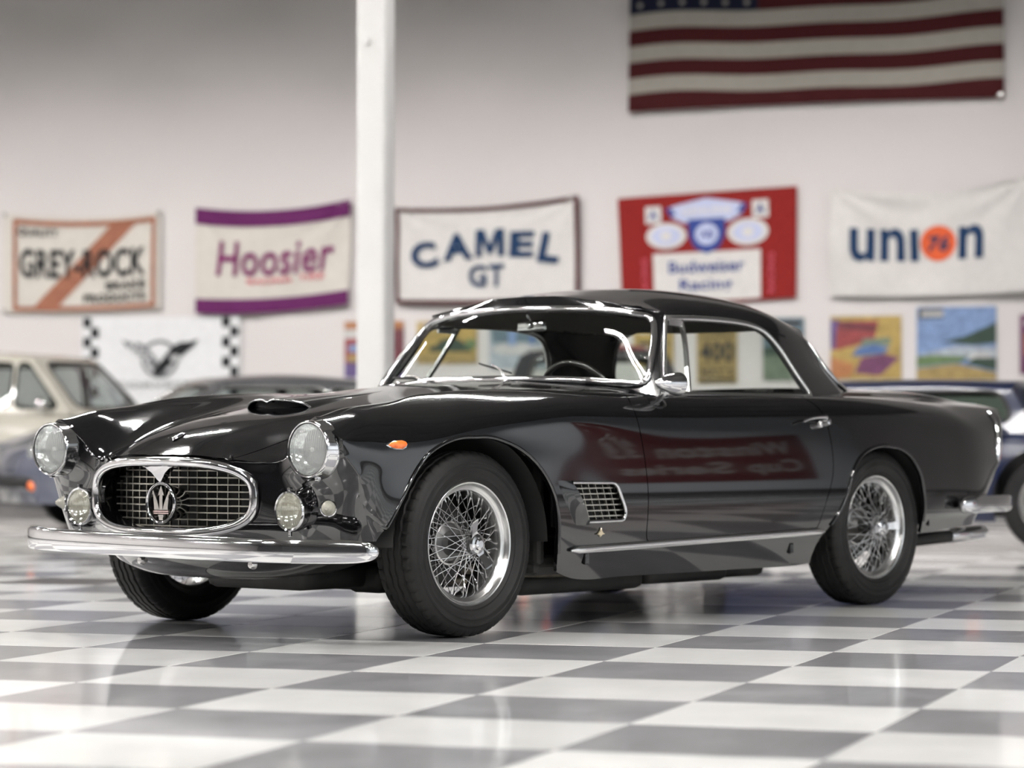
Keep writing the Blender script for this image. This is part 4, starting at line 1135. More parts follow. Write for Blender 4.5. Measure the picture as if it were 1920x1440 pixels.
for j in range(ny): mo.append(Vector(vs[j]) + Vector((-.03, 0, -.001)))
for j in range(ny):
    v = -1 + 2 * j / (ny - 1); p, n = top_pt(.235 - .03 - .06 * v * v, v * .165); mo.append(p + Vector((0, 0, .001)))
mesh_obj('scoop_mouth', mo, [(j, j + 1, ny + j + 1, ny + j) for j in range(ny - 1)], BLACK, scoop)

# ------------------------------------------------------------------ flank trim
for s in (1, -1):
    xs = np.linspace(-.487, -2.119, 40); pts = []; nr = []
    for x in xs:
        z = .294 + (.327 - .294) * (x + .487) / (-2.119 + .487)
        zz = z
        p, n = side_pt(x, max(zz, .30), s)
        pts.append(Vector((x, p.y + s * .002, zz))); nr.append(Vector((0, s, 0)))
    pf = np.polyfit([p.x for p in pts], [p.y for p in pts], 3)
    for p in pts: p.y = float(np.polyval(pf, p.x)) + s * .002
    sweep_obj('sill_molding', pts, [(-.0135, -.006), (-.0135, .007), (-.0105, .0105), (.0105, .0105), (.0135, .007), (.0135, -.006)], ALLOY, CAR, normals=nr, scale=lambda t: .35 + .65 * min(1, min(t, 1 - t) / .012) ** .5)
    for x in (-.59, -1.90):
        bm = bmesh.new(); p, n = side_pt(x, .30, s); box_bm(bm, (x, p.y - s * .012, .262), (.022, .03, .045), .005); bm_obj('jacking_point', bm, PAINT, CAR)
    # wing vent
    edge = [VENT[i] for i in range(len(VENT))]
    k0 = 6
    path = []; nr = []
    for x, z in round_poly([(-.478, .545), (-.738, .541), (-.80, .432), (-.785, .400), (-.578, .398)], [0, .03, .025, .012, 0], 6)[7:-7]: path.append((x, z))
    path = [(-.478, .545)] + path + [(-.578, .398)]
    P3 = []
    for x, z in resample([(a, b, 0) for a, b in path], 70, False) if False else [(q.x, q.y) for q in resample([(a, b, 0) for a, b in path], 70, False)]:
        h = BV.ray_cast(Vector((x, 3 * s, z)), Vector((0, -s, 0)))
        P3.append([x, h[0].y if (h[0] is not None and h[0].y * s > .6) else None, z])
    ok = [q[1] for q in P3 if q[1] is not None]; my = sum(ok) / len(ok)
    P3 = [Vector((x, (y if y is not None else my) + s * .003, z)) for x, y, z in P3]
    yv = [p.y for p in P3]
    for _ in range(8): yv = [(yv[max(0, i - 1)] + 2 * yv[i] + yv[min(len(yv) - 1, i + 1)]) / 4 for i in range(len(yv))]
    for p, y in zip(P3, yv): p.y = y
    vf = sweep_obj('vent_frame', P3, circ(.007, 8), CHROME, CAR, up=Vector((0, s, 0)))
    def xfront(z): return -.478 - (.545 - z) / (.545 - .398) * .10
    def xback(z): return -.738 - (.541 - z) / (.541 - .432) * .062 if z > .432 else -.795
    for q in range(6):
        z = .418 + q * .0208
        xa, xb = xfront(z), xback(z)
        sweep_obj('vent_bar', [Vector((xa, s * .846, z)), Vector((xb, s * .846, z))], [(-.0022, -.008), (.0022, -.008), (.0026, .003), (-.0026, .003)], ALU, vf, up=Vector((0, s, 0)))
    for q in range(6):
        xt = -.512 - q * .041
        zt = .540; zb2 = .402
        xbm = xt - .05
        sweep_obj('vent_divider', [Vector((xt, s * .842, zt)), Vector((xbm if xbm > -.79 else -.79, s * .842, zb2))], [(-.0015, -.008), (.0015, -.008), (.0015, .003), (-.0015, .003)], ALU, vf, up=Vector((0, s, 0)))
    bm = bmesh.new(); box_bm(bm, (-.63, s * .79, .47), (.36, .01, .18)); bm_obj('vent_box', bm, BLACK, vf)
    # raised blister leading into the vent
    vs = []; fs = []; nn = 9
    for i in range(nn):
        u = i / (nn - 1)
        for j in range(nn):
            v = j / (nn - 1); z = .552 - .165 * v; xe = xfront(z) + .004; x = xe + .095 * u
            h = BV.ray_cast(Vector((x, 3 * s, z)), Vector((0, -s, 0))); y = h[0].y if h[0] is not None and h[0].y * s > .6 else s * .85
            b = .022 * (1 - u) ** 1.6 * math.sin(PI * min(1, max(0, .04 + .92 * v))) ** .5
            vs.append((x, y + s * (b - .001), z))
    for i in range(nn - 1):
        for j in range(nn - 1): fs.append((i * nn + j, i * nn + j + 1, (i + 1) * nn + j + 1, (i + 1) * nn + j))
    mesh_obj('vent_blister', vs, fs, PAINT, CAR, True)
    # little winged badge
    p, n = side_pt(-.655, .358, s); M = frame_at(p + n * .003, n)
    oz = [(0, -.020), (.005, -.008), (.016, .003), (.030, .007), (.014, .009), (.004, .014), (0, .019), (-.004, .014), (-.014, .009), (-.030, .007), (-.016, .003), (-.005, -.008)]
    vs = [(a, b * s, 0) for a, b in oz] + [(a * .8, b * .8 * s, .004) for a, b in oz]; k = len(oz)
    o = mesh_obj('wing_badge', vs, [(i, (i + 1) % k, k + (i + 1) % k, k + i) for i in range(k)] + [tuple(k + i for i in range(k))], mat('gilt', (.75, .66, .48), .25, 1.0), CAR); o.matrix_world = M
    # door handle
    dh = [(-1.952, .772), (-2.0, .783), (-2.06, .789), (-2.12, .790), (-2.148, .785)]
    pa = []
    for i, (x, z) in enumerate(dh): p, n = side_pt(x, z, s); pa.append(p + n * (.030 if i < 4 else .012) + Vector((0, 0, 0)))
    hd = sweep_obj('door_handle', crspline(pa, 6), [(a * .75, b * .5) for a, b in circ(.011, 10)], CHROME, doors[s], up=Vector((0, s, 0)), scale=lambda t: .6 + .5 * t)
    p, n = side_pt(-2.085, .762, s); q = lathe_obj('push_button', [(0, .030), (.010, .028), (.013, .022), (.0135, 0)], CHROME, hd, 20, 'Z'); q.matrix_world = frame_at(p, n)
    p, n = side_pt(-2.145, .775, s); q = lathe_obj('handle_foot', [(0, .028), (.014, .024), (.017, .0)], CHROME, hd, 20, 'Z'); q.matrix_world = frame_at(p, n)
    # quarter-light divider on the side glass
    sg = [o for o in CAR.children if o.name.startswith('side_window') and sum(v.co.y for v in o.data.vertices) * s > 0][0]
    bs = bvh_of([sg]); pa = []
    for x, z in ((-1.480, 1.188), (-1.452, 1.10), (-1.408, 1.0), (-1.352, .886)):
        h = bs.ray_cast(Vector((x, 3 * s, z)), Vector((0, -s, 0)))
        if h[0] is None: h = bs.find_nearest(Vector((x, .65 * s, z)))
        pa.append(h[0] + Vector((0, s * .004, 0)))
    sweep_obj('quarter_light_bar', crspline(pa, 5), [(-.008, -.01), (.008, -.01), (.008, .006), (-.008, .006)], ALLOY, sg, up=Vector((0, s, 0)))
    pa2 = []
    for x, z in ((-1.365, 1.163), (-1.42, 1.165), (-1.470, 1.163)):
        h = bs.find_nearest(Vector((x, .6 * s, z))); pa2.append(h[0] + Vector((0, s * .004, 0)))
    sweep_obj('quarter_light_top', pa2, [(-.011, -.008), (.011, -.008), (.011, .005), (-.011, .005)], ALLOY, sg, up=Vector((0, s, 0)))
    # belt strip under the glass
    pa = []
    for x in np.linspace(-1.16, -2.23, 24):
        h = BVG.find_nearest(Vector((x, .76 * s, .876)))
        pa.append(Vector((x, h[0].y + s * .006, .879)))
    sweep_obj('belt_trim', pa, circ(.006, 8), ALLOY, CAR, up=Vector((0, s, 0)))
# rolled lips round the wheel openings
for s in (1, -1):
    for cx, out_, t0, t1 in ((.02, archf_o, .16, PI + .10), (-2.6, archr_o, .05, PI * .98)):
        pa = []
        for i in range(49):
            t = t0 + (t1 - t0) * i / 48; r = out_(t); x, z = cx + (r + .012) * math.cos(t), .33 + (r + .012) * math.sin(t)
            p, n = side_pt(x, z, s); pa.append(Vector((cx + (r + .004) * math.cos(t), p.y + s * .001, .33 + (r + .004) * math.sin(t))))
        yv = [p.y for p in pa]
        for _ in range(10): yv = [yv[0]] + [(yv[i - 1] + 2 * yv[i] + yv[i + 1]) / 4 for i in range(1, len(yv) - 1)] + [yv[-1]]
        for p, y in zip(pa, yv): p.y = y
        sweep_obj('arch_lip', pa, circ(.0075, 8), PAINT, CAR, up=Vector((0, s, 0)))
# driver's wing mirror on the visible door
p, n = side_pt(-1.065, .848, 1)
dm = lathe_obj('door_mirror', [(0, .088), (.008, .082), (.021, .058), (.034, .022), (.0425, -.020), (.0445, -.045), (.0445, -.056), (.041, -.060)], CHROME, CAR, 40, 'X', loc=(-1.055, .872, .917))
lathe_obj('mirror_glass', [(0, -.058), (.041, -.058)], mat('mirror_silver', (.8, .8, .8), .03, 1.0), dm, 32, 'X')
tube('mirror_stem', [p - Vector((-1.055, .872, .917)), Vector((.015, -.010, -.035)), Vector((-.03, 0, -.012))], .011, CHROME, dm, 10, 5)
q = lathe_obj('mirror_pad', [(0, .010), (.028, .007), (.040, .0), (.040, -.006)], PAINT, dm, 28, 'Z'); q.parent = dm; M = frame_at(p, n); q.matrix_world = M @ Matrix.Diagonal((1.3, .8, 1, 1)); q.matrix_parent_inverse = Matrix.Translation((-1.055, .872, .917)).inverted()
# wipers
for (py, pz, b0, b1, mid_) in ((.13, .938, (-.065, 1.004), (.115, .965), (.015, .992)), (-.33, .94, (-.605, .957), (-.42, .951), (-.50, .958))):
    def wsp(y, z, off):
        h = BVW.ray_cast(Vector((2, y, z)), Vector((-1, 0, 0)))
        if h[0] is None: h = BVW.find_nearest(Vector((-1.03, y, z)))
        n = h[1] if h[1].x > 0 else -h[1]; return h[0] + n * off
    piv = wsp(py, .945, .012) + Vector((.03, 0, -.012))
    wp = tube('wiper', [piv, wsp((py + mid_[0]) / 2, (.945 + mid_[1]) / 2, .024), wsp(mid_[0], mid_[1], .022)], .0045, CHROME2, CAR, 6, 5)
    sweep_obj('wiper_blade', [wsp(b0[0] + (b1[0] - b0[0]) * t, b0[1] + (b1[1] - b0[1]) * t, .010) for t in np.linspace(0, 1, 12)], [(-.003, -.008), (.003, -.008), (.003, .009), (-.003, .009)], BLACK, wp, up=Vector((1, 0, .3)))
    lathe_obj('wiper_pivot', [(0, .016), (.008, .014), (.011, .006), (.013, -.01)], CHROME, wp, 16, 'Z', loc=piv)

# ------------------------------------------------------------------ flags, banners and posters
TXT = {}
def text_polys(body, bold=0.0, shear=0.0):
    """flat lettering as (verts, faces) in its own 0..1 box"""
    key = (body, bold, shear)
    if key in TXT: return TXT[key]
    cu = bpy.data.curves.new('txt', 'FONT'); cu.body = body; cu.offset = bold; cu.shear = shear; cu.resolution_u = 3; cu.space_character = 1.0 + bold * 2
    o = bpy.data.objects.new('txt', cu); COL.objects.link(o)
    dg = bpy.context.evaluated_depsgraph_get(); me = bpy.data.meshes.new_from_object(o.evaluated_get(dg))
    v = np.array([q.co[:2] for q in me.vertices]); f = [tuple(p.vertices) for p in me.polygons]
    bpy.data.objects.remove(o); bpy.data.curves.remove(cu); bpy.data.meshes.remove(me)
    lo, hi = v.min(0), v.max(0); v = (v - lo) / (hi - lo)
    TXT[key] = (v, f); return TXT[key]
class Cloth:
    """a hung cloth: u to the right, v up (0..1), follows its own sag and folds"""
    def __init__(s, name, tl, tr, br, bl, label, cat, m, sag=.04, sagb=.02, fold=.018, seed=0, nu=48, nv=30, thick=.004, group=None, off=.03):
        s.c = [np.array(q) for q in (tl, tr, br, bl)]; s.sag, s.sagb, s.fold = sag, sagb, fold; s.rng = np.random.RandomState(seed); s.ph = s.rng.rand(6) * 6.28; s.off = off
        vs = []; fs = []
        for z_ in (0, 1):
            for j in range(nv + 1):
                for i in range(nu + 1): vs.append(s.P(i / nu, j / nv, -thick * z_))
        w = nu + 1; h = nv + 1
        for z_ in (0, 1):
            o_ = z_ * w * h
            for j in range(nv):
                for i in range(nu):
                    q = (o_ + j * w + i, o_ + j * w + i + 1, o_ + (j + 1) * w + i + 1, o_ + (j + 1) * w + i); fs.append(q if z_ == 0 else q[::-1])
        bd = [j for j in range(w)] + [j * w + nu for j in range(1, h)] + [(h - 1) * w + i for i in range(nu - 1, -1, -1)] + [j * w for j in range(h - 2, 0, -1)]
        for a, b in zip(bd, bd[1:] + bd[:1]): fs.append((a, a + w * h, b + w * h, b))
        s.o = mesh_obj(name, vs, fs, m, None, True); tag(s.o, label, cat, group); sharp(s.o, 60)
    def P(s, u, v, d=0.0):
        tl, tr, br, bl = s.c
        q = (bl * (1 - u) + br * u) * (1 - v) + (tl * (1 - u) + tr * u) * v
        z = q[1] - s.sag * 4 * u * (1 - u) * v - s.sagb * 4 * u * (1 - u) * (1 - v)
        p = s.ph
        r = .5 + .25 * math.sin(5 * (u - v * .5) + p[0]) + .17 * math.sin(9 * (u + v * .7) + p[1]) + .10 * math.sin(17 * u - 9 * v + p[2])
        # tension folds fanning from the top corners
        for cu_ in (0, 1):
            du = abs(u - cu_); dv = 1 - v; a = math.atan2(dv, du + 1e-6); rr = math.hypot(du, dv)
            r += .35 * math.exp(-rr * 2.2) * math.sin(10 * a + p[3 + cu_])
        y = WY - s.off - max(0.0, s.fold * (r + .35)) - d
        return G(q[0], y, z)
    def grid(s, name, u0, u1, v0, v1, m, nu=20, nv=4, d=.013, du=0.0):
        vs = []; fs = []
        for j in range(nv + 1):
            for i in range(nu + 1): v = v0 + (v1 - v0) * j / nv; vs.append(s.P(u0 + (u1 - u0) * i / nu + du * (j / nv), v, d))
        for j in range(nv):
            for i in range(nu): fs.append((j * (nu + 1) + i, j * (nu + 1) + i + 1, (j + 1) * (nu + 1) + i + 1, (j + 1) * (nu + 1) + i))
        return mesh_obj(name, vs, fs, m, s.o, True)
    def poly(s, name, polys, m, d=.008, fine=.028):
        bm = bmesh.new()
        for pl_ in polys:
            bv = [bm.verts.new((u, v, 0)) for u, v in pl_]
            try: bm.faces.new(bv)
            except ValueError: pass
        return s._fin(name, bm, m, d, fine)
    def _fin(s, name, bm, m, d, fine):
        bmesh.ops.triangulate(bm, faces=bm.faces)
        for _ in range(3):
            es = [e for e in bm.edges if e.calc_length() > fine * 2]
            if not es: break
            bmesh.ops.subdivide_edges(bm, edges=es, cuts=1); bmesh.ops.triangulate(bm, faces=bm.faces)
        for v in bm.verts: v.co = s.P(v.co.x, v.co.y, d)
        return bm_obj(name, bm, m, s.o, False)
    def text(s, body, u0, u1, v0, v1, m, bold=.02, shear=0.0, d=.018, warp=None, name='lettering'):
        V, Fc = text_polys(body, bold, shear); bm = bmesh.new(); bv = []
        for x, y in V:
            u, v = u0 + (u1 - u0) * x, v0 + (v1 - v0) * y
            if warp: u, v = warp(u, v)
            bv.append(bm.verts.new((u, v, 0)))
        for f in Fc:
            try: bm.faces.new([bv[i] for i in f])
            except ValueError: pass
        return s._fin(name, bm, m, d, .05)
def cloth_mat(n, c, v=.04): return mat(n, c, .85, bump=.25, bscale=900, vary=v, vscale=14, spec=.2)
W_ = cloth_mat('cloth_white', (.54, .53, .51)); W2 = cloth_mat('cloth_cool_white', (.60, .615, .62)); CRM = cloth_mat('cloth_cream', (.50, .48, .435))
ORG = cloth_mat('cloth_rust', (.27, .115, .072), .12); BLK = cloth_mat('print_black', (.014, .015, .017)); PUR = cloth_mat('cloth_purple', (.10, .016, .085)); PUR2 = cloth_mat('print_magenta', (.16, .022, .10))
NAVY = cloth_mat('print_navy', (.012, .035, .085)); MAR = cloth_mat('cloth_maroon', (.055, .012, .014)); REDC = cloth_mat('cloth_red', (.20, .014, .012)); BLU = cloth_mat('print_blue', (.03, .055, .22))
LBLU = cloth_mat('print_pale_blue', (.42, .46, .62)); OR76 = cloth_mat('print_orange', (.62, .11, .04)); FRED = cloth_mat('flag_red', (.045, .006, .007)); FWH = cloth_mat('flag_white', (.30, .285, .25)); FNV = cloth_mat('flag_navy', (.006, .008, .022))
GRYP = cloth_mat('print_grey', (.16, .165, .17)); GRY2 = cloth_mat('print_light_grey', (.36, .37, .37)); PINKC = cloth_mat('print_pink', (.55, .10, .14))

b = Cloth('brake_banner', (-11.75, 3.13), (-9.92, 3.10), (-9.92, 2.09), (-11.75, 2.07), 'cream brake products banner with rust border and diagonal stripe, first of the upper row', 'banner', CRM, .055, .02, .02, 3)
for a in ((.075, .97, .90, .955), (.075, .97, .02, .07)): b.grid('border', *a, ORG, 30, 2)
for a in ((.065, .092, .02, .955), (.945, .972, .02, .955)): b.grid('border', *a, ORG, 2, 20)
b.poly('stripe', [[(.20, .07), (.36, .07), (.84, .90), (.68, .90)]], ORG, .007)
b.text('QUALITY', .10, .36, .78, .87, BLK, .02)
b.text('GREY-ROCK', .11, .91, .36, .66, BLK, .028)
b.text('BRAKE', .66, .91, .23, .315, BLK, .03); b.text('PRODUCTS', .52, .91, .10, .19, BLK, .03)
for q in ((.01, .98), (.99, .985), (.01, .02)):
    p = b.P(*q, .01); e_ = lathe_obj('eyelet', [(.012, 0), (.018, .004), (.022, 0)], CHROME2, b.o, 16, 'Z'); e_.matrix_world = Matrix.Translation(p) @ Matrix.Rotation(GA, 4, 'Z') @ Matrix.Rotation(PI / 2, 4, 'X')

b = Cloth('tire_banner', (-9.515, 3.125), (-7.79, 3.16), (-7.815, 2.10), (-9.50, 2.03), 'cream racing tyre banner with purple bands along top and bottom beside the white pillar', 'banner', CRM, .075, .035, .05, 5)
b.grid('band', 0, 1, .845, 1.0, PUR, 48, 8, .013); b.grid('band', 0, 1, .0, .14, PUR, 48, 8, .013)
b.text('Hoosier', .14, .90, .36, .70, PUR2, .016, .12)
b.text('RACING', .34, .63, .285, .335, PINKC, .02); b.text('TIRE', .68, .84, .290, .340, PINKC, .02)

b = Cloth('cigarette_banner', (-7.315, 3.06), (-5.375, 3.13), (-5.375, 2.10), (-7.31, 2.095), 'white banner with dark maroon border and arched navy lettering right of the pillar', 'banner', W_, .05, .02, .045, 8)
for a in ((0, 1, .955, 1.0), (0, 1, 0, .045)): b.grid('border', *a, MAR, 60, 3)
for a in ((0, .022, 0, 1), (.975, 1.0, 0, 1)): b.grid('border', *a, MAR, 2, 24)
for i, (ch, u0, u1, vb, h, rot) in enumerate((('C', .10, .245, .375, .27, .30), ('A', .265, .43, .455, .28, .10), ('M', .445, .60, .485, .28, 0), ('E', .625, .755, .46, .26, -.10), ('L', .775, .885, .385, .29, -.30))):
    uc = (u0 + u1) / 2
    def wp(u, v, uc=uc, vb=vb, rot=rot): return u + (v - vb) * rot * -.35, v + (u - uc) * rot * 1.1
    if ch == 'M':
        b.poly('lettering', [[(u0 + (u1 - u0) * x, vb + h * y) for x, y in q_] for q_ in ([(0, 0), (.22, 0), (.22, .60), (.30, 1), (0, 1)], [(.22, .60), (.42, .10), (.50, .40), (.30, 1)], [(.42, .10), (.58, .10), (.50, .40)], [(.78, .60), (.58, .10), (.50, .40), (.70, 1)], [(1, 0), (.78, 0), (.78, .60), (.70, 1), (1, 1)])], NAVY, .018)
    else: b.text(ch, u0, u1, vb, vb + h, NAVY, .045, warp=wp)
b.text('G', .405, .505, .175, .405, NAVY, .03); b.text('T', .515, .60, .175, .405, NAVY, .03)

b = Cloth('beer_banner', (-4.995, 3.09), (-3.205, 3.16), (-3.215, 2.09), (-4.945, 2.06), 'red beer racing banner with blue crest and white label panel above the coupe roof', 'banner', REDC, .0, .02, .022, 11)
b.poly('label_panel', [[(.19, .02), (.80, .02), (.80, .46), (.60, .46), (.40, .46), (.19, .46)]], W_, .007)
b.text('Budweiser', .28, .71, .275, .385, BLU, .015); b.text('Racing', .34, .64, .09, .215, BLU, .018)
for u0, u1 in ((.155, .245), (.755, .845)):
    b.poly('corner_square', [[(u0, .74), (u1, .74), (u1, .90), (u0, .90)]], W_, .007); b.text('A', u0 + .02, u1 - .02, .775, .865, BLU, .02)
def ell(cu, cv, a, c, n=28, t0=0, t1=2 * PI): return [(cu + a * math.cos(t0 + (t1 - t0) * i / n), cv + c * math.sin(t0 + (t1 - t0) * i / n)) for i in range(n)]
scroll = [(.27, .87), (.30, .79), (.37, .73), (.63, .73), (.70, .79), (.73, .87), (.66, .90), (.50, .95), (.34, .90)]
b.poly('scroll', [scroll], LBLU, .007); b.poly('scroll_edge', [[(.27, .87), (.30, .79), (.33, .81), (.30, .88)], [(.73, .87), (.70, .79), (.67, .81), (.70, .88)]], BLU, .009)
b.text('GENUINE', .36, .64, .80, .87, W_, .02, d=.010)
for cu_ in (.27, .73):
    b.poly('medal_ribbon', [ell(cu_, .62, .115, .12)], W_, .007); b.poly('medal', [ell(cu_, .62, .085, .085)], LBLU, .009); b.poly('medal_star', [ell(cu_, .62, .035, .05, 6)], W_, .011)
shield = [(.395, .76), (.605, .76), (.60, .60), (.57, .50), (.50, .44), (.43, .50), (.40, .60)]
b.poly('crest', [shield], BLU, .010); b.poly('crest_ring', [ell(.50, .62, .065, .10)], LBLU, .012); b.text('AB', .462, .538, .58, .66, BLU, .02, d=.014)
for u0 in (.845, .125):
    b.text('RACING', 0, 1, 0, 1, PINKC, .01, warp=lambda u, v, u0=u0: (u0 + .032 * (1 - v), .06 + .36 * u))
b = Cloth('fuel_banner', (-2.88, 3.13), (-.98, 3.19), (-.98, 2.11), (-2.885, 2.10), 'white petrol banner with navy lettering around an orange disc, last of the upper row', 'banner', W_, .10, .02, .075, 14)
def glyph_u(u0, flip):  # rounded heavy u / n
    o = [(0, 1), (.34, 1), (.34, .36), (.40, .26), (.52, .22), (.62, .26), (.66, .36), (.66, 1), (1, 1), (1, 0), (.70, 0), (.66, .08), (.5, -.02), (.30, -.02), (.10, .08), (0, .30)]
    return [(u0 + .125 * (x if not flip else 1 - x), .335 + .31 * (y if not flip else 1 - y)) for x, y in o]
b.poly('lettering', [glyph_u(.105, False)], NAVY, .009); b.poly('lettering', [glyph_u(.255, True)], NAVY, .009)
b.poly('lettering', [[(.405, .335), (.447, .335), (.447, .64), (.405, .64)]], NAVY, .009)
b.poly('disc', [ell(.545, .50, .088, .17, 40)], OR76, .009); b.text('76', .49, .60, .42, .575, NAVY, .035, .2, d=.012)
b.poly('lettering', [glyph_u(.645, True)], NAVY, .009)

b = Cloth('national_flag', (-4.86, 5.96), (-1.235, 6.02), (-1.225, 3.92), (-4.875, 3.925), 'large striped flag with star field hanging high on the back wall', 'flag', FWH, .03, -.02, .05, 21, 72, 40)
def fw(u): return .010 * math.sin(2 * PI * (u * 1.15 + .1)) + .006 * math.sin(2 * PI * u * 2.3)
for k in range(13):
    if k % 2: continue
    v0, v1 = k / 13, (k + 1) / 13; u0 = 0 if k < 6 else .355
    vs = []; fs = []; n = 60
    for i in range(n + 1):
        u = u0 + (1 - u0) * i / n
        for j in range(4): v = v0 + (v1 - v0) * j / 3; vs.append(b.P(u, min(1, max(0, v + (fw(u) if 0 < k or j else 0) * (1 if (k or j) else 0))), .006))
    for i in range(n):
        for j in range(3): fs.append((i * 4 + j, (i + 1) * 4 + j, (i + 1) * 4 + j + 1, i * 4 + j + 1))
    mesh_obj('red_stripe', vs, fs, FRED, b.o, True)
vs = []; fs = []; n = 24
for i in range(n + 1):
    u = .355 * i / n
    for j in range(9): v = 6 / 13 + 7 / 13 * j / 8; vs.append(b.P(u, min(1, v + fw(u)), .008))
for i in range(n):
    for j in range(8): fs.append((i * 9 + j, (i + 1) * 9 + j, (i + 1) * 9 + j + 1, i * 9 + j + 1))
mesh_obj('star_field', vs, fs, FNV, b.o, True)
def star(cu, cv, r): return [(cu + r * (1 if i % 2 == 0 else .4) * math.sin(PI * i / 5) * .57, cv + r * (1 if i % 2 == 0 else .4) * math.cos(PI * i / 5)) for i in range(10)]
for row in range(9):
    for c in range(6 if row % 2 == 0 else 5):
        cu_ = .03 + (.0591 * c) + (.0295 if row % 2 else 0); cv_ = 6 / 13 + .052 + row * .0545
        b.poly('star', [star(cu_, cv_ + fw(cu_) - .012, .019)], FWH, .010, .2)
for q in ((.99, .015),):
    p = b.P(*q, .012); e_ = lathe_obj('eyelet', [(0, .006), (.020, .005), (.028, 0)], CHROME2, b.o, 16, 'Z'); e_.matrix_world = Matrix.Translation(p) @ Matrix.Rotation(GA, 4, 'Z') @ Matrix.Rotation(PI / 2, 4, 'X')

b = Cloth('crossed_flags_banner', (-10.83, 2.025), (-9.02, 2.015), (-9.02, 1.05), (-10.83, 1.05), 'white banner with chequered edge strips and crossed-flag ring emblem below the upper row', 'banner', W2, .02, .02, .012, 31)
for u0 in (.012, .888):
    for r in range(9):
        for c in range(2):
            if (r + c) % 2 == 0: b.poly('check', [[(u0 + c * .05, .985 - (r + 1) * .1065), (u0 + c * .05 + .05, .985 - (r + 1) * .1065), (u0 + c * .05 + .05, .985 - r * .1065), (u0 + c * .05, .985 - r * .1065)]], BLK, .007, .2)
ro = ell(.50, .555, .118, .205, 44); ri = ell(.50, .555, .096, .168, 44)
b.poly('emblem_ring', [[ro[i], ro[(i + 1) % 44], ri[(i + 1) % 44], ri[i]] for i in range(44)], GRYP, .008, .2)
fl_l = [(.515, .36), (.41, .52), (.285, .69), (.26, .755), (.315, .73), (.37, .73), (.42, .69), (.46, .60), (.545, .42)]
b.poly('emblem_flag', [fl_l], GRYP, .010); b.poly('emblem_flag', [[(1.0 - u, v) for u, v in fl_l]], BLK, .011)
for i in range(4):
    for j in range(2): b.poly('emblem_check', [[(.305 + .032 * i + .02 * j, .66 - .045 * i + .045 * j), (.322 + .032 * i + .02 * j, .64 - .045 * i + .045 * j), (.335 + .032 * i + .02 * j, .66 - .045 * i + .045 * j), (.318 + .032 * i + .02 * j, .685 - .045 * i + .045 * j)]], W2, .013, .2)
b.poly('emblem_motif', [ell(.60, .56, .035, .04, 12)], GRY2, .013, .2)
b.text('CORVETTE', .22, .78, .245, .315, GRY2, .03)

# posters: thin boards carrying flat print
def poster(label, x0, x1, z0, z1, base, blocks, tilt=0.0):
    bm = bmesh.new(); box_bm(bm, ((x0 + x1) / 2, WY - .012, (z0 + z1) / 2), (x1 - x0, .012, z1 - z0), .002)
    o = bm_obj('poster', bm, base); o.matrix_world = GM.copy(); tag(o, label, 'poster', 'posters along the back wall')
    for n_, (nm, m, pl_) in enumerate(blocks):
        y = WY - .0192 - n_ * .0006
        if isinstance(pl_, str):
            body, u0, u1, v0, v1 = nm, *m[1]; V, Fc = text_polys(body, .03, 0); vs = [(x0 + (x1 - x0) * (u0 + (u1 - u0) * a), y, z0 + (z1 - z0) * (v0 + (v1 - v0) * c)) for a, c in V]
            q = mesh_obj('lettering', vs, Fc, m[0], o)
        else:
            bmq = bmesh.new()
            bmq.faces.new([bmq.verts.new((x0 + (x1 - x0) * u, y, z0 + (z1 - z0) * v)) for u, v in pl_]); bmesh.ops.triangulate(bmq, faces=bmq.faces)
            q = bm_obj(nm, bmq, m, o)
        q.matrix_world = GM.copy()
    return o
def pm(n, c, v=.25):
    g = sum(c) / 3; c = tuple(.58 * (.82 * q + .18 * g) for q in c)
    return mat('ink_' + n, c, .35, vary=v, vscale=22, coat=.2)
YEL = pm('yellow', (.62, .42, .07)); DYE = pm('mustard', (.50, .35, .09)); RD = pm('red', (.42, .05, .05)); BL = pm('blue', (.08, .20, .50)); LB = pm('sky', (.22, .38, .72)); DG = pm('green', (.03, .08, .05)); GN = pm('grass', (.16, .28, .10)); PU = pm('plum', (.22, .05, .16)); BK = pm('black', (.03, .03, .035)); WH = pm('white', (.72, .72, .70)); TEAL = pm('teal', (.14, .24, .30)); MRN = pm('maroon', (.20, .03, .05)); ORN = pm('orange', (.60, .22, .05)); PAL = pm('pale', (.50, .58, .66)); GRN2 = pm('sage', (.22, .30, .20)); VIO = pm('violet', (.16, .10, .34))
R4 = lambda u0, u1, v0, v1: [(u0, v0), (u1, v0), (u1, v1), (u0, v1)]
poster('poster with orange top and red and violet picture half behind the white pillar', -7.88, -7.24, 1.36, 1.925, MRN, [('band', ORN, R4(0, 1, .86, 1)), ('pale_strip', WH, R4(0, .4, .70, .86)), ('picture', RD, [(0, .2), (.5, .3), (.45, .68), (0, .7)]), ('lower_picture', VIO, R4(0, 1, 0, .26)), ('figure', LB, ell(.16, .52, .10, .07, 14)), ('figure', DYE, ell(.15, .34, .12, .07, 14))])
poster('yellow poster with low dark green car, seen through the windscreen corner', -7.10, -6.46, 1.49, 1.915, YEL, [('ground', DYE, R4(0, 1, 0, .22)), ('car_picture', DG, [(.22, .28), (.92, .28), (.96, .42), (.80, .48), (.66, .60), (.44, .58), (.32, .44), (.2, .40)]), ('tree', GN, ell(.90, .45, .09, .12, 14)), ('title', WH, R4(.1, .5, .82, .93))])
poster('pale blue poster of a misty scene, seen through the windscreen', -6.335, -5.65, 1.43, 1.905, PAL, [('upper_picture', TEAL, R4(.04, .96, .55, .95)), ('cloud', WH, ell(.4, .42, .36, .12, 20)), ('tower', LB, R4(.30, .42, .5, .9)), ('tower', BL, R4(.62, .70, .5, .85))])
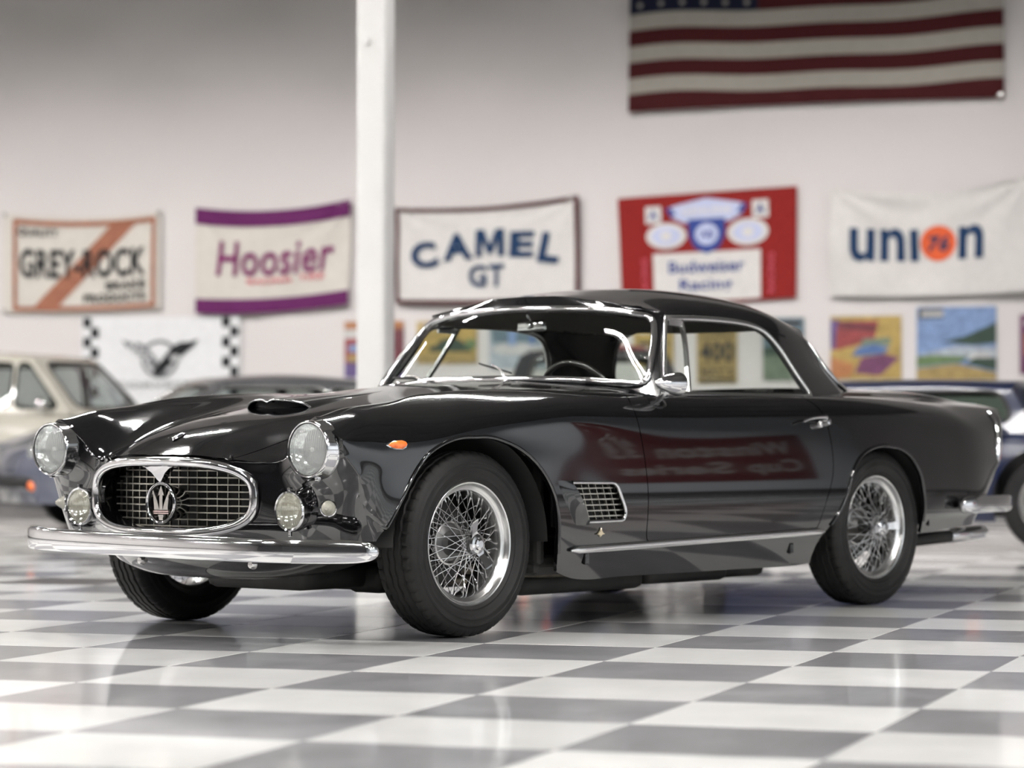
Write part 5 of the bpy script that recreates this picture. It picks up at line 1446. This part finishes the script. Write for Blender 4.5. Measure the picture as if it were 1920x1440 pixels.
poster('plain yellow event poster behind the front edge of the door window', -4.84, -4.44, 1.43, 1.86, YEL, [('title', WH, R4(.1, .9, .78, .94)), ('bar', BK, R4(.12, .88, .52, .60)), ('bar', DYE, R4(.12, .88, .22, .40))])
poster('mustard race poster with large 400 numerals, seen through the door window', -4.205, -3.805, 1.275, 1.83, DYE, [('title_bar', BK, R4(.06, .94, .90, .94)), ('title_bar', BK, R4(.10, .90, .80, .83)), ('400', (BK, (.08, .92, .37, .73)), 'text'), ('MAY 5', (BK, (.10, .90, .14, .25)), 'text'), ('rule', BK, R4(.06, .94, .30, .315)), ('rule', BK, R4(.06, .94, .04, .09))])
poster('teal and green poster half hidden by the coupe rear pillar', -3.55, -3.145, 1.30, 1.90, GRN2, [('upper_picture', TEAL, R4(0, 1, .52, 1)), ('title', BK, R4(.08, .92, .86, .95)), ('hill', DG, [(0, .5), (.5, .62), (1, .5), (1, .40), (0, .40)])])
poster('yellow poster of red grandstand and racing cars, right of the coupe rear window', -2.89, -2.21, 1.30, 1.905, YEL, [('dark_edge', VIO, R4(0, .13, .48, .94)), ('grandstand', RD, [(.06, .46), (.62, .62), (.68, .92), (.10, .92)]), ('awning', MRN, [(.10, .80), (.64, .76), (.68, .84), (.10, .92)]), ('crowd', GRN2, [(.42, .52), (.86, .54), (.84, .66), (.46, .64)]), ('blue_car', BL, [(.30, .36), (.74, .40), (.84, .50), (.62, .56), (.38, .50)]), ('plum_car', PU, [(.34, .10), (.70, .06), (.98, .34), (.76, .40), (.44, .34)]), ('shade', ORN, [(0, 0), (.30, .06), (.34, .24), (0, .36)])])  # flat print; lower left corner is an orange patch
poster('blue poster of a lake under a dark wooded hill, rightmost full poster', -2.065, -1.315, 1.29, 1.98, LB, [('title_patch', BK, R4(.02, .34, .84, .98)), ('title', WH, R4(.06, .34, .87, .94)), ('hill', DG, [(.30, .52), (.62, .60), (1, .78), (1, .50), (.70, .47)]), ('lake', PAL, [(0, .34), (.5, .46), (1, .44), (1, .30), (0, .28)]), ('boat', WH, ell(.80, .31, .16, .06, 16)), ('lawn', GN, [(0, .18), (.55, .24), (.66, .32), (.2, .34), (0, .32)]), ('trees', DG, [(.62, .22), (1, .12), (1, .30), (.72, .30)]), ('sand', DYE, [(0, 0), (1, 0), (1, .10), (.5, .22), (0, .16)])])
poster('narrow plum poster cut by the right edge of the picture', -1.10, -.62, 1.34, 1.895, PU, [('title', WH, R4(.1, .9, .80, .92)), ('picture', ORN, R4(.1, .9, .3, .7))])

# banner on the right-hand wall that the door mirrors
REDB = cloth_mat('banner_dark_red', (.16, .012, .012))
class SideCloth(Cloth):
    def P(s, u, v, d=0.0):
        tl, tr, br, bl = s.c
        q = (bl * (1 - u) + br * u) * (1 - v) + (tl * (1 - u) + tr * u) * v
        return G(XR - s.off - s.fold * (.5 + .5 * math.sin(7 * u + 3 * v)) - d, q[0], q[1])
_y0, _y1, _z0, _z1 = SBAN
b = SideCloth('series_banner', (_y0, _z1), (_y1, _z1), (_y1, _z0), (_y0, _z0), 'dark red racing series banner on the right wall, mirrored in the coupe door', 'banner', REDB, 0, 0, .03, 2)
b.text('Winston', .10, .72, .55, .86, W_, .03); b.text('Cup Series', .08, .92, .14, .46, W_, .03); b.text('33', .80, .92, .60, .84, W_, .03)

# ------------------------------------------------------------------ the other cars in the hall
def bg_car(name, label, P, place):
    root = empty(name); tag(root, label, 'car')
    body_m, glass_m = P['paint'], P.get('glass', GLASS)
    xf, xr = P['xf'], P['xr']
    def prof(x):
        ym = interp(P['ym'], x); zc = interp(P['zc'], x); yc = ym - P.get('sh', .16); zb = P.get('zb', .20); cr = P.get('crown', .03)
        return [(x, ym - .05, zb), (x, ym - .01, zb + (zc - zb) * .33), (x, ym, zb + (zc - zb) * .62), (x, ym - .035, zb + (zc - zb) * .87), (x, yc, zc), (x, yc * .55, zc + cr * .7), (x, 0, zc + cr)]
    xs = list(np.linspace(xf - .12, xr + .12, 14)); rg = [prof(x) for x in xs]
    def cap(x, dx):
        c = prof(x); out = []
        for r in range(4):
            z = c[r][2]; bulge = math.sin(PI * (r + .6) / 4.6)
            out.append([(x + dx * bulge, c[r][1] * .62, z), (x + dx * 1.25 * bulge, 0, z)])
        return out
    V, Fc = box_cage(rg, cap(xs[0], .13), cap(xs[-1], -.13))
    bm = subdiv_mesh(V, Fc, 3, fit=1)
    for wx in P['wx']:
        lay = cut(bm, lambda c, wx=wx: np.hypot(c[:, 0] - wx, c[:, 2] - P['wr']) - P['wr'] - .05)
        bmesh.ops.delete(bm, geom=[f for f in bm.faces if side_of(f, lay) < 0 and abs(f.calc_center_median().y) > .55], context='FACES')
    g = P['gh']       # base/top x at front and rear, roof z
    bf, tf, tr_, br = g['bf'], g['tf'], g['tr'], g['br']; zr = g['zr']; zb_ = lambda x: interp(P['zc'], x)
    yb, yt = g.get('yb', .68), g.get('yt', .54)
    lay = cut(bm, lambda c: np.maximum(np.maximum(np.abs(c[:, 1]) - yb + .06, c[:, 0] - bf + .12), br + .12 - c[:, 0]) + np.where(c[:, 2] > P.get('zcut', .6), 0, 9))
    bmesh.ops.delete(bm, geom=[f for f in bm.faces if side_of(f, lay) < 0], context='FACES')
    o = bm_obj('body_shell', bm, body_m, root, True); sharp(o, 55)
    rgs = []
    n = 7
    for i in range(n):
        w = i / (n - 1); xt = tf + (tr_ - tf) * w; xb = bf + (br - bf) * w
        arch = g.get('arch', .03) * (1 - (2 * w - 1) ** 2)
        zbase = zb_(xb) - .02
        rgs.append([(xb, yb, zbase), (xb + (xt - xb) * .5, (yb + yt) / 2 + .015, (zbase + zr) / 2), (xb + (xt - xb) * .93, yt + .03, zr - .05 + arch * .6), (xt, yt - .04, zr + arch * .8), (xt, yt * .5, zr + .015 + arch), (xt, 0, zr + .02 + arch)])
    def gcap(st, d):
        out = []
        for r in range(3): out.append([(st[r][0] + d * .7, st[r][1] * .6, st[r][2] + .01), (st[r][0] + d, 0, st[r][2] + .012)])
        return out
    V, Fc = box_cage(rgs, gcap(rgs[0], .13), gcap(rgs[-1], -.13))
    gb = subdiv_mesh(V, Fc, 3, fit=1)
    lo = max(zb_(bf), zb_(br)) + .035; hi = zr - .055
    k = (hi - zb_(bf)) / (zr - zb_(bf))
    def yy(z): return yb + (yt - yb) * (z - .8) / (zr - .8)
    pw = P.get('pw', .05)
    def xfz(z): t = (z - zb_(bf)) / (zr - zb_(bf)); return bf + (tf - bf) * t
    def xrz(z): t = (z - zb_(br)) / (zr - zb_(br)); return br + (tr_ - br) * t
    splits = P.get('splits', [])
    edges_ = [(xfz(lo) - pw, xfz(hi) - pw)] + [(s_, s_) for s_ in splits] + [(xrz(lo) + P.get('cp', .10), xrz(hi) + P.get('cp', .10))]
    gl = []
    for i in range(len(edges_) - 1):
        a, b_ = edges_[i], edges_[i + 1]; da = 0 if i == 0 else P.get('bw', .05) / 2; db = 0 if i == len(edges_) - 2 else P.get('bw', .05) / 2
        poly_ = round_poly([(a[0] - da, lo), (a[1] - da, hi), (b_[1] + db, hi), (b_[0] + db, lo)], .04, 4)
        f = lambda c, q=poly_: np.where(np.abs(c[:, 1]) > yt * .75, sdf_poly(c[:, 0], c[:, 2], q), 1.0)
        lay = cut(gb, f); ins = [q for q in gb.faces if side_of(q, lay) < 0]; e_ = extract(gb, ins); bmesh.ops.delete(gb, geom=ins, context='FACES')
        for s in (1, -1): gl.append(('side_window', extract(e_, [q for q in e_.faces if q.calc_center_median().y * s > 0])))
        e_.free()
    for nm, sgn, xm in (('windshield', 1, (bf + tf) / 2 - .25), ('rear_window', -1, (br + tr_) / 2 + .25)):
        lw = zb_(bf if sgn > 0 else br) + .04
        q_ = round_poly([(-yy(lw) + .07, lw), (yy(lw) - .07, lw), (yt - .05, hi + .01), (-yt + .05, hi + .01)], .06, 4)
        f = lambda c, q=q_, sgn=sgn, xm=xm: np.where((c[:, 0] - xm) * sgn > 0, sdf_poly(c[:, 1], c[:, 2], q), 1.0)
        lay = cut(gb, f); ins = [q for q in gb.faces if side_of(q, lay) < 0]; gl.append((nm, extract(gb, ins))); bmesh.ops.delete(gb, geom=ins, context='FACES')
    o = bm_obj('roof_and_pillars', gb, P.get('roof', body_m), root, True); sharp(o, 55)
    for nm, e_ in gl:
        if not e_.faces: e_.free(); continue
        bmesh.ops.recalc_face_normals(e_, faces=e_.faces); e2 = e_.copy()
        q = bm_obj(nm, e_, glass_m, root, True, recalc=False)
        loop_frame(nm + '_trim', e2, dprof(.012, .01), P.get('trim', CHROME2), q, 80); e2.free()
    bm = bmesh.new(); L_ = xf - xr
    box_bm(bm, ((xf + xr) / 2, 0, .30), (L_ - .5, .95, .16), .03); box_bm(bm, ((bf + br) / 2 - .1, 0, .50), (abs(bf - br) - .2, 1.25, .40), .05)
    for s in (1, -1): box_bm(bm, ((bf + br) / 2 + .05, s * .33, P['zc'][len(P['zc']) // 2][1] - .12), (.16, .44, .42), .05)
    bm_obj('interior', bm, LEATHER, root, False)
    rm = P.get('rim', CHROME2)
    for wx in P['wx']:
        for s in (1, -1):
            w = lathe_obj('wheel', [(P['wr'] * .62, -.07), (P['wr'] * .66, -.085), (P['wr'] * .85, -.095), (P['wr'] * .97, -.08), (P['wr'], -.05), (P['wr'], .05), (P['wr'] * .97, .08), (P['wr'] * .85, .095), (P['wr'] * .66, .085), (P['wr'] * .62, .07)], RUBBER, root, 48, 'Y', loc=(wx, s * (P['track']), P['wr'])); w.rotation_euler = (0, 0, 0 if s > 0 else PI)
            r_ = P['wr'] * .65
            lathe_obj('rim', [(0, .075), (.03, .078), (.05, .070), (r_ * .55, .045), (r_ * .70, .04), (r_ * .86, .062), (r_ * .93, .085), (r_, .088), (r_, -.07)], rm, w, 40, 'Y')
            bmw = bmesh.new()
            for i in range(5):
                t = 2 * PI * i / 5; c, s_ = math.cos(t), math.sin(t)
                box_bm(bmw, (c * r_ * .5, .066, s_ * r_ * .5), (r_ * .72, .018, .05), .006, Matrix.Rotation(-t, 3, 'Y'))
            bm_obj('rim_spokes', bmw, rm, w)
    for x, sgn in ((xf, 1), (xr, -1)):
        ym = interp(P['ym'], x - sgn * .15); zbp = P.get('zbump', .40)
        pa = [Vector((x - sgn * .36, ym + .01, zbp)), Vector((x - sgn * .12, ym - .04, zbp)), Vector((x + sgn * .02, ym * .6, zbp)), Vector((x + sgn * .06, 0, zbp)), Vector((x + sgn * .02, -ym * .6, zbp)), Vector((x - sgn * .12, -ym + .04, zbp)), Vector((x - sgn * .36, -ym - .01, zbp))]
        sweep_obj('bumper', crspline(pa, 6), circ(.025, 10, .045), P.get('bump', CHROME), root)
        for s in (1, -1):
            if sgn > 0: 
                h = lathe_obj('headlight', [(0, .05), (.05, .045), (.075, .03), (.085, .0), (.085, -.08)], CHROME, root, 32, 'X', loc=(x - .05 - P.get('hx', 0), s * (ym - .14), P.get('hz', .60)))
                lathe_obj('lens', [(0, .058), (.05, .05), (.072, .032)], LENS, h, 28, 'X')
                ind = lathe_obj('indicator', [(0, .03), (.03, .028), (.045, .0), (.045, -.03)], AMBER, root, 20, 'X', loc=(x - .06, s * (ym - .10), P.get('zind', .47)))
            else:
                lathe_obj('tail_light', [(0, -.04), (.04, -.035), (.055, 0), (.055, .05)], RED, root, 20, 'X', loc=(x + .03, s * (ym - .14), P.get('hz', .60)))
    if P.get('marker'):
        bm = bmesh.new(); box_bm(bm, (P['marker'][0], P['marker'][1], P['marker'][2]), (.09, .02, .03), .008); bm_obj('side_marker', bm, AMBER, root)
    for s in (1, -1):
        mx = lathe_obj('door_mirror', [(0, .07), (.03, .05), (.05, .0), (.05, -.02), (0, -.02)], P.get('mir', CHROME), root, 20, 'X', loc=(bf - .22, s * (yb + .10), zb_(bf - .2) + .07))
        tube('mirror_arm', [(0, 0, -.02), (0, -s * .04, -.09)], .012, P.get('mir', CHROME), mx, 6, 1)
    root.matrix_world = place @ Matrix.Scale(P.get('size', 1.0), 4)
    return root
def gplace(x, y, head): return GM @ Matrix.Translation((x, y, 0)) @ Matrix.Rotation(math.radians(head), 4, 'Z')
TINT = glass_mat('tinted_glass', (.34, .40, .36), 1.45); TINT2 = glass_mat('smoke_glass', (.62, .66, .65), 1.5)
CREAM = mat('cream_paint', (.45, .43, .37), .18, coat=.6); SLATE = mat('slate_blue_paint', (.075, .082, .115), .18, coat=.7, spec=.5); SLATER = mat('slate_roof', (.085, .085, .09), .25, coat=.5)
DGREY = mat('charcoal_paint', (.045, .045, .05), .15, coat=.8); NAVYP = mat('navy_paint', (.006, .010, .034), .3, coat=.25, spec=.3, coat_rough=.1); WHITEP = mat('white_paint', (.6, .6, .58), .2, coat=.6); MARP = mat('maroon_paint', (.12, .015, .02), .15, coat=.8)
# cream saloon, far left, pointing right
bg_car('saloon', 'cream four-door saloon with slim pillars at the far left of the hall', dict(glass=TINT2, paint=CREAM, xf=2.25, xr=-2.25, zb=.24, ym=[(-2.25, .66), (-1.6, .80), (0, .84), (1.5, .80), (2.25, .66)], zc=[(-2.25, .78), (-1.4, .92), (0, .945), (.9, .935), (1.6, .90), (2.25, .74)], wx=(1.35, -1.35), wr=.32, track=.68, crown=.04,
    gh=dict(bf=.98, tf=.55, tr=-.95, br=-1.45, zr=1.42, yb=.72, yt=.57, arch=.05), splits=[.42, .08, -.75], bw=.05, cp=.16, pw=.05, hz=.66, trim=BLACK, size=1.05), gplace(*CARS['saloon']))
bg_car('rear_engined_coupe', 'slate blue fastback coupe with amber indicators behind the black coupe bonnet', dict(glass=TINT2, paint=SLATE, roof=SLATER, xf=1.86, xr=-2.08, zb=.22, ym=[(-2.08, .62), (-1.5, .80), (0, .81), (1.2, .80), (1.86, .66)], zc=[(-2.08, .62), (-1.5, .78), (-.6, .82), (.5, .83), (1.2, .84), (1.58, .79), (1.86, .62)], wx=(1.12, -1.10), wr=.31, track=.67, crown=-.02,
    gh=dict(bf=.72, tf=.20, tr=-1.0, br=-1.75, zr=1.205, yb=.68, yt=.52, arch=.04), splits=[-.66], cp=.18, bump=BLACK, hz=.62, hx=.05, zbump=.385, zind=.36, rim=mat('dark_rim', (.05, .05, .05), .4, .5)), gplace(*CARS['slate']))
bg_car('small_saloon', 'charcoal round-roofed small saloon seen through the black coupe windows', dict(paint=DGREY, xf=1.9, xr=-1.9, zb=.24, ym=[(-1.9, .60), (-1.2, .76), (0, .78), (1.2, .76), (1.9, .60)], zc=[(-1.9, .70), (-1.2, .92), (0, .95), (.9, .93), (1.5, .86), (1.9, .70)], wx=(1.15, -1.15), wr=.31, track=.62, crown=.05,
    gh=dict(bf=.80, tf=.40, tr=-.70, br=-1.35, zr=1.37, yb=.68, yt=.52, arch=.06), splits=[-.35], cp=.14, size=1.07), gplace(*CARS['small']))
bg_car('gran_turismo', 'dark navy low grand tourer behind the black coupe tail at right', dict(glass=TINT, paint=NAVYP, xf=2.2, xr=-2.2, zb=.20, ym=[(-2.2, .70), (-1.3, .86), (0, .86), (1.3, .87), (2.2, .70)], zc=[(-2.2, .72), (-1.4, .79), (-.4, .77), (.5, .765), (1.3, .77), (1.8, .72), (2.2, .58)], wx=(1.20, -1.25), wr=.315, track=.72, crown=.02,
    gh=dict(bf=1.05, tf=.90, tr=-.40, br=-1.45, zr=1.075, yb=.72, yt=.54, arch=.02), splits=[-.55], cp=.14, pw=.07, hz=.55, trim=BLACK, rim=CHROME2, marker=(.72, -.868, .47)), gplace(*CARS['navy']))
